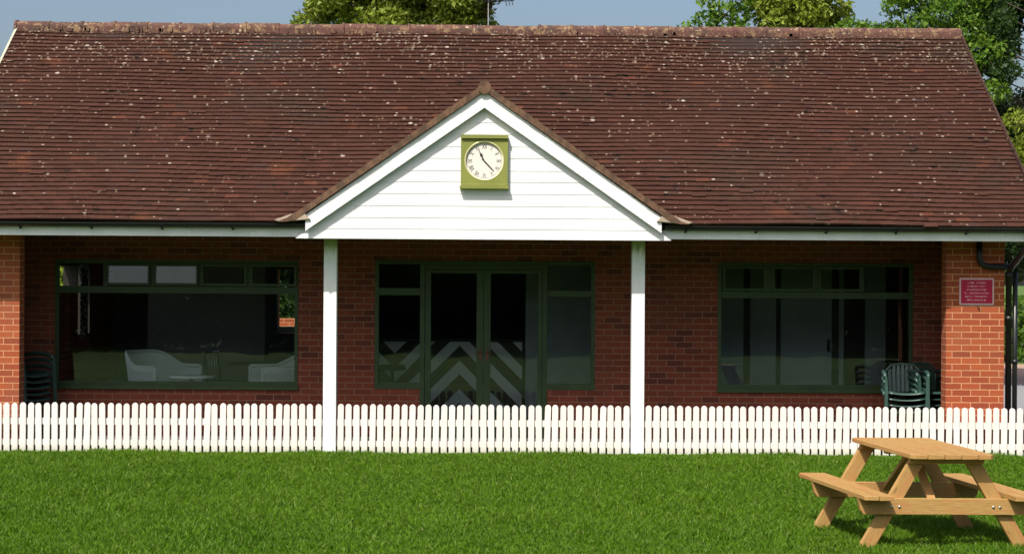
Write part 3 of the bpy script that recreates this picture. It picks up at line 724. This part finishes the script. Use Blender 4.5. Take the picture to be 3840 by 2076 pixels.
for i, s_ in enumerate(['XII', 'I', 'II', 'III', 'IV', 'V', 'VI', 'VII', 'VIII', 'IX', 'X', 'XI']):
    a = R(30*i); o = text_mesh(s_, .058, 'numeral', M['ink'], di)
    o.location = (.164*math.sin(a), -.0545, .005+.164*math.cos(a)); o.rotation_euler = (R(90), -0.0, 0)
    o.rotation_euler = Matrix.Rotation(a, 3, 'Y').to_4x4().to_euler() if False else (Matrix.Rotation(a, 4, 'Y') @ Matrix.Rotation(R(90), 4, 'X')).to_euler()
    o.scale = (.8, 1.25, 1)
def hand(name, pts, ang, y):
    mb = MB().prism(pts, -.0015, .0015); o = mb.build(name, M['hand'], ck); o.location = (0, y, .005); o.rotation_euler = (0, R(ang), 0)
hand('hour_hand', [(-.004, -.03), (.004, -.03), (.005, .055), (.018, .075), (.004, .105), (.0025, .155), (-.0025, .155), (-.004, .105), (-.018, .075), (-.005, .055)], -28, -.062)
hand('minute_hand', [(-.006, -.045), (.006, -.045), (.006, .10), (.003, .162), (-.003, .162), (-.006, .10)], 137, -.069)

# ------------------------------------------------------------------ sign on the right-hand pier
sg = thing('wall_sign', 'small maroon sign with white border and six lines of lettering on the right brick pier', 'sign', (5.78, -.001, 1.911))
def rrect(w_, h_, r_, n=5):
    P = []
    for cx, cz, a0 in ((w_/2-r_, -h_/2+r_, -90), (w_/2-r_, h_/2-r_, 0), (-w_/2+r_, h_/2-r_, 90), (-w_/2+r_, -h_/2+r_, 180)):
        for k in range(n+1): a = R(a0+90*k/n); P.append((cx+r_*math.cos(a), cz+r_*math.sin(a)))
    return P
MB().prism(rrect(.416, .322, .014), -.008, 0).build('border', plain('pinkish_border', (.62, .40, .40), .5), sg)
MB().prism(rrect(.376, .282, .006), -.0105, -.0085).build('plate', M['maroon'], sg)
rg = random.Random(5)
for row, words in enumerate([(.085, .11), (.13, .07), (.235,), (.035, .235), (.09, .16), (.235,)]):
    lt = MB(); tot = sum(words)+.022*(len(words)-1); x_ = -tot/2; z_ = .103-row*.041
    for wd in words:
        u = x_
        while u < x_+wd-.006:
            lw = rg.uniform(.008, .013); hh = .017 if rg.random() < .75 else .023
            lt.box(u, u+.0035, -.0120, -.0108, z_-.0085, z_-.0085+hh)
            if rg.random() < .7: lt.box(u+.0037, u+lw-.003, -.0120, -.0108, z_-.0085+rg.choice((0, .007, .0135)), z_-.0085+rg.choice((0, .007, .0135))*0+rg.choice((.0035, .0105, .017)) if False else z_-.0085+.017)
            u += lw+.003
        x_ += wd+.022
    lt.build('lettering', M['signtext'], sg)

# ------------------------------------------------------------------ picket fences
def fence(x0, x1, label):
    t = thing('picket_fence', label, 'fence', ((x0+x1)/2, -.115, 0), 0, 'low white picket fence sections'); cx = (x0+x1)/2; rg = random.Random(int((x0+20)*100))
    for z0, z1 in ((.030, .100), (.274, .352)):
        MB().box(x0-cx, x1-cx, .002, .028, z0, z1).build('rail', M['picket'], t, bevel=.003)
    n = round((x1-x0)/.0938); p = (x1-x0)/n
    protos = []
    for v in range(4):
        wv = .0360+rg.uniform(-.001, .0012); pts = [(-wv, -.05), (wv, -.05), (wv, .495)]+[(wv*math.cos(a), .495+.037*math.sin(a)) for a in [math.pi*k/8 for k in range(1, 8)]]+[(-wv, .495)]
        protos.append(MB().prism(pts, -.020, -.0005).build('picket', M['picket'], None, bevel=.003, seg=1))
    for i in range(n):
        pr = protos[i % 4]; o = pr.copy() if i >= 4 else pr
        if i >= 4: col.objects.link(o)
        o.parent = t; o.location = (x0-cx+p*(i+.5), rg.uniform(-.002, .0), rg.uniform(-.005, .006)); o.rotation_euler = (0, rg.gauss(0, .009)+.004, 0)
    return t
fence(-8.05, -2.014, 'white picket fence section in front of the left window, left of the porch posts')
fence(-1.845, 1.635, 'white picket fence section between the two porch posts in front of the doors')
fence(1.805, 8.2, 'white picket fence section right of the porch, behind the picnic table')

# ------------------------------------------------------------------ stacked plastic chairs
def mono_chair():
    t = thing('plastic_chair', 'x', 'chair')
    g = M['green_plastic']
    # faces -y; seat at .43
    s = MB(); nx, ny = 8, 8; vs = []
    for j in range(ny+1):
        for i in range(nx+1):
            u = -1+2*i/nx; v = j/ny; wv = .215-.03*v
            vs.append((u*wv, -.22+.42*v, .425+.02*u*u-.03*v-.02*(1-u*u)*math.sin(v*math.pi)+(-.03 if j == 0 else 0)))
    s.add(vs, [(j*(nx+1)+i, j*(nx+1)+i+1, (j+1)*(nx+1)+i+1, (j+1)*(nx+1)+i) for j in range(ny) for i in range(nx)], True)
    o = s.build('seat', g, t); m = o.modifiers.new('s', 'SOLIDIFY'); m.thickness = .008
    # backrest: frame with vertical slats, rounded top
    b = MB(); arc = [(-.20+.0*k, .2, .42) for k in range(1)]
    pts = [(-.185, .19, .40), (-.205, .235, .60), (-.195, .26, .68), (-.13, .275, .735), (0, .28, .75), (.13, .275, .735), (.195, .26, .68), (.205, .235, .60), (.185, .19, .40)]
    b.tube(pts, .017, 8)
    for k in range(-3, 4):
        x_ = k*.052; zt = .735-.0*abs(k)-(.05 if abs(k) == 3 else 0)
        b.add([(x_-.017, .195, .41), (x_+.017, .195, .41), (x_*1.05+.017, .24, .62), (x_*1.05-.017, .24, .62), (x_+.017, .273, zt), (x_-.017, .273, zt)], [(0, 1, 2, 3), (3, 2, 4, 5)])
    o = b.build('backrest', g, t); m = o.modifiers.new('s', 'SOLIDIFY'); m.thickness = .006
    for s_ in (-1, 1):
        a = MB().tube([(s_*.205, .235, .64), (s_*.245, .10, .665), (s_*.262, -.06, .66), (s_*.262, -.18, .645), (s_*.255, -.225, .60)], [.02, .024, .026, .026, .022], 8)
        a.build('armrest', g, t)
        # front leg: tapered angle section rising into the arm
        l = MB(); P = [(s_*.262, -.235, .62), (s_*.262, -.245, .42), (s_*.275, -.262, 0)]; W = [.026, .04, .03]
        vs = []
        for (px, py, pz), wd in zip(P, W): vs += [(px-s_*wd, py, pz), (px, py, pz), (px, py+wd*1.3, pz)]
        l.add(vs, [(0, 1, 4, 3), (1, 2, 5, 4), (3, 4, 7, 6), (4, 5, 8, 7)])
        o = l.build('leg', g, t); m = o.modifiers.new('s', 'SOLIDIFY'); m.thickness = .009
        l = MB(); P = [(s_*.19, .20, .42), (s_*.225, .30, 0)]; vs = []
        for (px, py, pz), wd in zip(P, (.045, .032)): vs += [(px-s_*wd, py, pz), (px, py, pz), (px, py-wd, pz)]
        l.add(vs, [(0, 1, 4, 3), (1, 2, 5, 4)]); o = l.build('leg', g, t); m = o.modifiers.new('s', 'SOLIDIFY'); m.thickness = .009
    return t
mc = mono_chair(); first = True
def stack(x, y, rz, n, label_base, group):
    global first
    for i in range(n):
        c = mc if first else copy_tree(mc); first = False
        c.location = (x+.004*math.sin(i*2.1), y-.018*i*math.cos(rz), .03+.0745*i); c.rotation_euler = (0, 0, rz+.02*math.sin(i*1.7))
        nm = ['lowest', 'second lowest', 'third lowest', 'fourth lowest', 'fifth lowest', 'sixth lowest']
        c['label'] = 'dark green plastic chair, %s %s' % ('topmost' if i == n-1 else nm[i], label_base); c['group'] = group
stack(5.06, .62, R(-6), 4, 'of the front stack beside the right brick pier', 'garden chairs in the front stack by the right pier')
stack(5.42, .86, R(14), 4, 'of the rear stack in the right verandah corner', 'garden chairs in the rear stack by the right pier')
stack(-5.74, .72, R(58), 6, 'of the stack in the left verandah corner', 'garden chairs stacked in the left verandah corner')

# ------------------------------------------------------------------ picnic table
pt_ = thing('picnic_table', 'varnished pine picnic table with attached bench seats on the lawn', 'picnic table', (3.826, -6.44, -.203))
SH = -.235
def T(s, t, z): return (s+SH*t, t, z+.032*t)
def plank(name, s0, s1, t0, t1, z0, z1, ch=0.0, off=0, chl=True, chr=True):
    """board along t (depth)"""
    if ch: pl = [(s0+(ch if chl else 0), t0), (s1-(ch if chr else 0), t0), (s1, t0+ch*.8 if chr else t0), (s1, t1-ch*.8 if chr else t1), (s1-(ch if chr else 0), t1), (s0+(ch if chl else 0), t1), (s0, t1-ch*.8 if chl else t1), (s0, t0+ch*.8 if chl else t0)]
    else: pl = [(s0, t0), (s1, t0), (s1, t1), (s0, t1)]
    q = []
    for p_ in pl:
        if not q or (abs(p_[0]-q[-1][0])+abs(p_[1]-q[-1][1])) > 1e-6: q.append(p_)
    n = len(q); vs = [T(s, t, z0) for s, t in q]+[T(s, t, z1) for s, t in q]
    fs = [tuple(range(n-1, -1, -1)), tuple(range(n, 2*n))]+[(i, (i+1) % n, (i+1) % n+n, i+n) for i in range(n)]
    o = MB().add(vs, fs).build(name, M['wood'], pt_, bevel=.004)
    uvl = o.data.uv_layers[0].data
    for p in o.data.polygons:
        for li in p.loop_indices:
            c = o.data.vertices[o.data.loops[li].vertex_index].co; u = c.y; v = (c.x-SH*c.y) if abs(p.normal.z) > .5 else c.z
            if abs(p.normal.y) > .8: u = (c.x)*.15; v = c.z*1.0+c.x*.4
            uvl[li].uv = (u+off*3.7, v+off*.53)
    return o
tw_ = .702; npk = 5; pw = tw_/npk
for i in range(npk):
    plank('tabletop_plank', -.351+pw*i+.003, -.351+pw*(i+1)-.003, 0, 1.16+.0*i, .765, .802, .035, i+1, i == 0, i == npk-1)
for sgn in (-1, 1):
    for j in range(2):
        a = .505+.124*j; s0, s1 = (a, a+.118) if sgn > 0 else (-a-.118, -a)
        outer = j == 1
        plank('seat_plank', s0, s1, -.03, 1.33, .425, .462, .022, 7+j+3*sgn, (outer and sgn < 0), (outer and sgn > 0))
def sbeam(name, pts, t0, t1, off, grain):   # polygon in (s,z), thickness in t
    vs = [T(s, t0, z) for s, z in pts]+[T(s, t1, z) for s, z in pts]; n = len(pts)
    fs = [tuple(range(n)), tuple(range(2*n-1, n-1, -1))]+[(i, i+n, (i+1) % n+n, (i+1) % n) for i in range(n)]
    o = MB().add(vs, fs).build(name, M['wood'], pt_, bevel=.004); uvl = o.data.uv_layers[0].data; ca, sa = math.cos(grain), math.sin(grain)
    for p in o.data.polygons:
        for li in p.loop_indices:
            c = o.data.vertices[o.data.loops[li].vertex_index].co; sx = c.x-SH*c.y
            uvl[li].uv = (sx*ca+c.z*sa+off*2.3, -sx*sa+c.z*ca+off*.61+(c.y if abs(p.normal.y) < .5 else 0))
    return o
for fi, t0 in enumerate((.10, 1.02)):
    # bearer across, outside face; legs behind it
    o = sbeam('seat_bearer', [(-.725, .325), (-.70, .29), (.70, .29), (.725, .325), (.745, .424), (-.745, .424)], t0, t0+.038, 11+fi, 0)
    if fi == 0:
        for bs in (-.465, -.402, .385, .44):
            c_ = T(bs, t0-.001, .355); MB().lathe([(0, .006), (.010, .006), (.013, 0), (0, 0)], c_, 12, Matrix.Rotation(R(90), 4, 'X')).build('bolt', M['steel'], o)
    sbeam('top_bearer', [(-.315, .715), (.30, .715), (.315, .764), (-.315, .764)], t0, t0+.038, 15+fi, 0)
    for sgn in (-1, 1):
        tc, bc = .215, .66; hw_ = .066
        P = [(sgn*(tc-hw_), .764), (sgn*(bc-hw_), .0), (sgn*(bc+hw_), .0), (sgn*(tc+hw_), .764)]
        if sgn < 0: P = P[::-1]
        sbeam('leg', P, t0+.040, t0+.078, 20+fi*2+sgn, math.atan2(.764, sgn*-(bc-tc)))
# diagonal braces from the bearers up to the middle of the top
for fi, (ta, tb) in enumerate(((.14, .56), (1.06, .62))):
    a = Vector(T(-.09, ta, .34)); b = Vector(T(-.06, tb, .735)); d = (b-a).normalized(); sx = Vector((1, 0, 0)); u = d.cross(sx).normalized()
    Mx = Matrix.Translation(a) @ Matrix((( sx.x, d.x, u.x, 0), (sx.y, d.y, u.y, 0), (sx.z, d.z, u.z, 0), (0, 0, 0, 1)))
    MB().mbox(Mx, -.035, .035, 0, (b-a).length, -.018, .018).build('brace', M['wood'], pt_, bevel=.003)
sbeam('batten', [(-.30, .735), (.30, .735), (.30, .764), (-.30, .764)], .56, .62, 31, 0)

# ------------------------------------------------------------------ trees
def leaf_cloud(name, clumps, per, size, mat, parent, seed, flat=.75, drop=0.0):
    rng = np.random.default_rng(seed); P = []; S = []; A = []
    for cx, cy, cz, r in clumps:
        n = int(per*r*r/.25); v = rng.normal(0, 1, (n, 3)); v /= np.linalg.norm(v, axis=1)[:, None]
        rad = rng.uniform(.35, 1, n)**.55*(1+.25*rng.normal(0, 1, n)*.5); p = v*rad[:, None]*r; p[:, 2] *= flat; p[:, 2] -= drop*rad*rad*r
        P.append(p+np.array([cx, cy, cz])); S.append(np.full(n, 1.)); A.append(np.clip(rng.uniform(.1, .9)+rng.normal(0, .22, n), 0, 1))
    P = np.concatenate(P); A = np.concatenate(A); n = len(P)
    u = rng.normal(0, 1, (n, 3)); u /= np.linalg.norm(u, axis=1)[:, None]; w_ = rng.normal(0, 1, (n, 3)); v = np.cross(u, w_); v /= np.linalg.norm(v, axis=1)[:, None]
    ln = rng.uniform(.6, 1.25, n)[:, None]*size; wd = ln*rng.uniform(.35, .6, n)[:, None]
    V = np.stack([P-u*ln, P-v*wd+u*ln*.1, P+u*ln, P+v*wd+u*ln*.1], 1).reshape(-1, 3)
    return np_mesh(name, V, np.full(n, 4), np.arange(n*4), mat, parent, attrs={'rnd': np.repeat(A, 4), 'rnd2': np.repeat(rng.uniform(0, 1, n), 4)})
def tree(name, label, base, top, clumps, per, size, mat, seed, trunk_r=.16, cat='tree', extra=None, flat=.75, drop=0, group=None, wobble=.25):
    t = thing(name, label, cat, base, 0, group); rg = random.Random(seed); bx_, by_, bz_ = base
    loc = [(c[0]-bx_, c[1]-by_, c[2]-bz_, c[3]) for c in clumps]
    tk = MB(); H = top-bz_
    ax = [Vector((wobble*math.sin(k*1.1+seed)*k/6, wobble*math.cos(k*1.3+seed)*k/6, H*k/6)) for k in range(7)]
    tk.tube(ax, [trunk_r*(1-.85*k/6) for k in range(7)], 9)
    def axp(z): k = min(max(z/H*6, 0), 5.999); i = int(k); return ax[i].lerp(ax[i+1], k-i)
    for c in loc:
        e = Vector(c[:3]); s0 = axp(max(.25*H, min(e.z-.55*math.hypot(e.x, e.y)-.1, H*.95))); m = s0.lerp(e, .5)+Vector((0, 0, .08*(e-s0).length))+Vector([rg.uniform(-.1, .1) for _ in range(3)])
        r0 = trunk_r*.22; tk.tube([s0, m, e], [r0, r0*.55, r0*.2], 5, cap=False)
        for q in range(4):
            d = Vector([rg.gauss(0, 1) for _ in range(3)]).normalized()*c[3]*1.05; tk.tube([m.lerp(e, .6+.1*q), e+d*.5, e+d], [r0*.28, r0*.16, r0*.06], 4, cap=False)
    tk.build('trunk', M['bark'], t)
    leaf_cloud('crown', loc, per, size, M[mat], t, seed, flat, drop)
    if extra: leaf_cloud('crown', [(c[0]-bx_, c[1]-by_, c[2]-bz_, c[3]) for c in extra[0]], per, size, M[extra[1]], t, seed+1, flat)
    return t
def blob(cx, cy, cz, rx, ry, rz, n, r0, r1, seed):
    rg = random.Random(seed); out = []
    while len(out) < n:
        v = [rg.uniform(-1, 1) for _ in range(3)]; l = math.sqrt(sum(a*a for a in v))
        if .35 < l < 1: out.append((cx+v[0]*rx, cy+v[1]*ry, cz+v[2]*rz, rg.uniform(r0, r1)))
    return out
# big tree behind the middle of the roof
cl = blob(-1.9, 14, 8.6, 2.0, 1.7, 1.9, 70, .38, .62, 1)+[(-3.7, 13.8, 7.0, .34), (-3.45, 14, 7.35, .36), (-3.1, 13.9, 7.5, .42), (-.3, 14.1, 7.1, .36), (-2.6, 13.6, 7.1, .5), (-1.8, 13.5, 7.0, .5), (-1, 13.6, 7.05, .5), (-.5, 13.9, 7.6, .4)]
tree('broadleaf_tree', 'bushy yellow green tree rising behind the middle of the roof ridge', (-1.9, 14, 0), 9.8, cl, 900, .065, 'leaf_yellow', 4, .22, extra=([(-.35, 13.9, 7.35, .32), (-.15, 13.9, 7.6, .28)], 'leaf_brown'))
# feathery light trees right of centre
cl = [(3.55, 12, 6.75, .16), (3.95, 12, 6.9, .30), (4.25, 12, 7.1, .28), (4.0, 12, 7.25, .2), (4.6, 12.1, 6.95, .3), (4.62, 12, 7.3, .28), (4.45, 11.9, 7.6, .3), (4.5, 12, 6.6, .4), (4.1, 12, 6.4, .4), (4.75, 12, 6.5, .4), (4.3, 12, 6.0, .6)]
tree('willow_tree', 'small airy pale green tree behind the ridge, left of the right-hand trees', (4.3, 12, 0), 7.2, cl, 520, .06, 'leaf_green', 12, .1, drop=.1)
cl = blob(5.75, 12.6, 7.2, .85, .8, .75, 26, .26, .4, 9)+[(5.15, 12.5, 7.0, .25), (6.4, 12.4, 6.9, .34), (6.5, 12.4, 7.15, .3)]
tree('broadleaf_tree', 'light green tree behind the ridge between the airy tree and the dark bush', (5.75, 12.6, 0), 8.0, cl, 620, .07, 'leaf_yellow', 13, .12)
cl = [(6.15, 11.2, 6.45, .32), (6.5, 11.2, 6.62, .3), (6.85, 11.2, 6.55, .3), (6.5, 11.3, 6.2, .45), (6.1, 11.3, 6.0, .4), (6.95, 11.3, 6.15, .4), (7.15, 11.2, 6.4, .22), (6.55, 11.3, 5.4, .6)]
tree('evergreen_bush', 'low dark green bushy top just above the ridge left of the tallest tree', (6.5, 11.3, 0), 6.4, cl, 900, .055, 'leaf_green', 15, .1, cat='bush')
# tall dark tree at the right
hi = [(7.15, 10.7, 6.5, .3), (7.2, 10.7, 6.95, .25), (7.35, 10.6, 7.2, .3), (7.1, 10.7, 6.2, .3), (7.65, 10.6, 6.55, .42), (8.05, 10.5, 6.8, .45), (7.75, 10.7, 7.15, .4), (8.5, 10.5, 6.55, .42), (8.5, 10.6, 7.15, .5), (8.1, 10.8, 7.6, .5), (8.75, 10.4, 6.15, .42), (8.9, 10.2, 5.4, .32), (7.45, 10.7, 6.2, .4), (7.9, 10.8, 6.1, .5), (8.4, 10.8, 5.9, .5)]
dk = blob(10.2, 12.5, 8.1, 2.4, 1.5, 1.1, 46, .42, .65, 21)+[(9.5, 12, 7.15, .45), (10.1, 12, 7.35, .5), (8.85, 10.8, 7.0, .45), (9.05, 10.1, 5.75, .3), (9.15, 10.5, 6.25, .34), (9.0, 10.6, 5.95, .35), (8.95, 10.4, 6.6, .38), (10.7, 12, 7.0, .5), (9.7, 12.4, 6.7, .3), (10.6, 12.4, 6.3, .35), (9.55, 12.3, 5.75, .25)]+blob(10.6, 12.6, 6.5, 1.3, .5, .8, 22, .14, .3, 77)+blob(10.4, 12.6, 5.0, 1.0, .5, .6, 12, .3, .45, 78)
tree('oak_tree', 'tall dark tree at the right edge whose bright lower branches overlap the roof verge', (12.3, 12, 0), 9.0, hi, 1300, .048, 'leaf_green', 17, .13, extra=(dk, 'leaf_dark'), wobble=.3)
lo = blob(10.0, 10.2, 4.4, .75, .6, .75, 14, .28, .42, 23)+[(9.2, 9.9, 4.85, .28), (9.35, 9.9, 4.4, .35), (9.6, 9.9, 4.9, .35), (10.1, 10, 5.4, .35), (9.75, 9.9, 3.8, .4)]
tree('shrub', 'straggly yellow green shrub beside the lower right edge of the roof', (10.9, 10.2, 0), 4.6, lo, 800, .045, 'leaf_yellow', 24, .08, cat='shrub')
dk2 = blob(10.2, 12.5, 3.7, 2.6, 1.0, 1.6, 40, .5, .7, 25)
tree('evergreen_bush', 'large dark evergreen mass low down beyond the right corner of the pavilion', (12.2, 12.5, 0), 4.6, dk2, 420, .08, 'leaf_dark', 26, .15, cat='bush')
hg = [(9.0+i*.55, 23.2+.3*math.sin(i*2.), .35+.5*k, .5) for i in range(14) for k in range(3)]
tree('hedge', 'bright green hedge beyond the driveway at the far right', (12.5, 23.2, 0), 1.6, hg, 480, .07, 'leaf_green', 28, .06, cat='hedge')
# bare twigs at the far left of the ridge
tw = thing('bare_shrub_tree', 'bare thin twigs poking up beyond the left end of the ridge', 'tree', (-9.3, 9, 0))
b = MB().tube([(0, 0, 0), (.1, 0, 3), (.2, 0, 5.6)], [.08, .05, .02], 7)
rg = random.Random(9)
for k in range(16):
    z_ = rg.uniform(4.6, 5.6); a = Vector((.17, 0, z_)); d = Vector((rg.uniform(-.6, 1.0), rg.uniform(-.3, .3), rg.uniform(.1, .7)))
    b.tube([a, a+d*.6+Vector((0, 0, .08)), a+d*1.1], [.012, .008, .004], 4)
b.build('trunk', M['bark'], tw)
# tv aerial on a mast beside the middle tree
ae = thing('tv_aerial', 'thin tv aerial poking out right of the middle tree', 'aerial', (-.13, 13.2, 0))
MB().tube([(0, 0, 0), (0, 0, 7.50)], .012, 8).build('mast', M['steel'], ae)
MB().tube([(-.3, 0, 7.38), (.50, 0, 7.41)], .010, 6).build('boom', M['black'], ae)
e = MB()
for x_, l_ in ((.34, .10), (.40, .09), (.46, .08)): e.tube([(x_-.03, -.05, 7.41+l_), (x_+.02, .05, 7.41-l_)], .007, 5)
e.build('elements', M['black'], ae)
# globe lamp at the far right
lp = thing('street_lamp', 'pale globe lamp among the dark branches at the right edge', 'lamp', (9.52, 9.0, 0))
MB().tube([(.22, 0, 0), (.22, 0, 5.75)], .04, 10).build('pole', M['steel'], lp)
MB().lathe([(0, -.20), (.09, -.18), (.15, -.08), (.17, .03), (.14, .14), (.07, .2), (0, .21)], (.22, 0, 5.93), 20).build('globe', M['opal'], lp)
# garden wall seen through the rear window
bw = MB().box(-9, 1, 16, 16.22, -.1, 1.15).build('garden_wall', M['brick']); tag(bw, 'low brick garden wall behind the pavilion, seen through the room', 'wall')
rb = blob(-3.8, 18.5, 1.7, 3.4, .8, 1.5, 60, .5, .7, 31)
tree('evergreen_bush', 'dark shrubbery behind the garden wall at the back of the pavilion', (-3.6, 18.5, 0), 3, rb, 260, .09, 'leaf_dark', 32, .1, cat='bush')
lb = blob(-8.3, 13.0, 1.9, .9, 3.4, 1.3, 46, .45, .65, 33)
tree('shrub', 'sunlit yellow green shrub outside the far left side window', (-8.3, 13.0, 0), 2.6, lb, 330, .08, 'leaf_yellow', 34, .08, cat='shrub')

# the far side of the field, mirrored in the glass
spots = [(-24, -34, 7.5), (-19.5, -33, 6.5), (-15.2, -35, 7.0), (-6.2, -34, 6.5), (-1.0, -33, 7.0), (4.5, -35, 8.0), (10.5, -33, 7.0), (17, -34, 8.5), (24, -36, 9)]
proto = None
for i, (x_, y_, h_) in enumerate(spots):
    if proto is None:
        proto = tree('field_tree', 'x', (0, 0, -.25), 6.4, blob(0, 0, 4.3, 2.9, 2.4, 2.6, 60, .8, 1.2, 40), 230, .17, 'leaf_far', 41, .25); o = proto
    else: o = copy_tree(proto)
    o.location = (x_, y_, -.25); o.rotation_euler = (0, 0, i*1.3); o.scale = (h_/7, h_/7, h_/7)
    o['label'] = 'dark broadleaf tree of the row across the cricket field, mirrored in the windows'; o['group'] = 'trees across the field behind the camera'
hd = [(-28+i*1.15, -31.5+.3*math.sin(i*1.7), .5+.8*k, .95) for i in range(50) for k in range(5)]
tree('boundary_hedge', 'long dark hedge across the cricket field, mirrored low in the windows', (0, -31.5, -.25), 3.4, hd, 210, .17, 'leaf_far', 44, .1, cat='hedge')
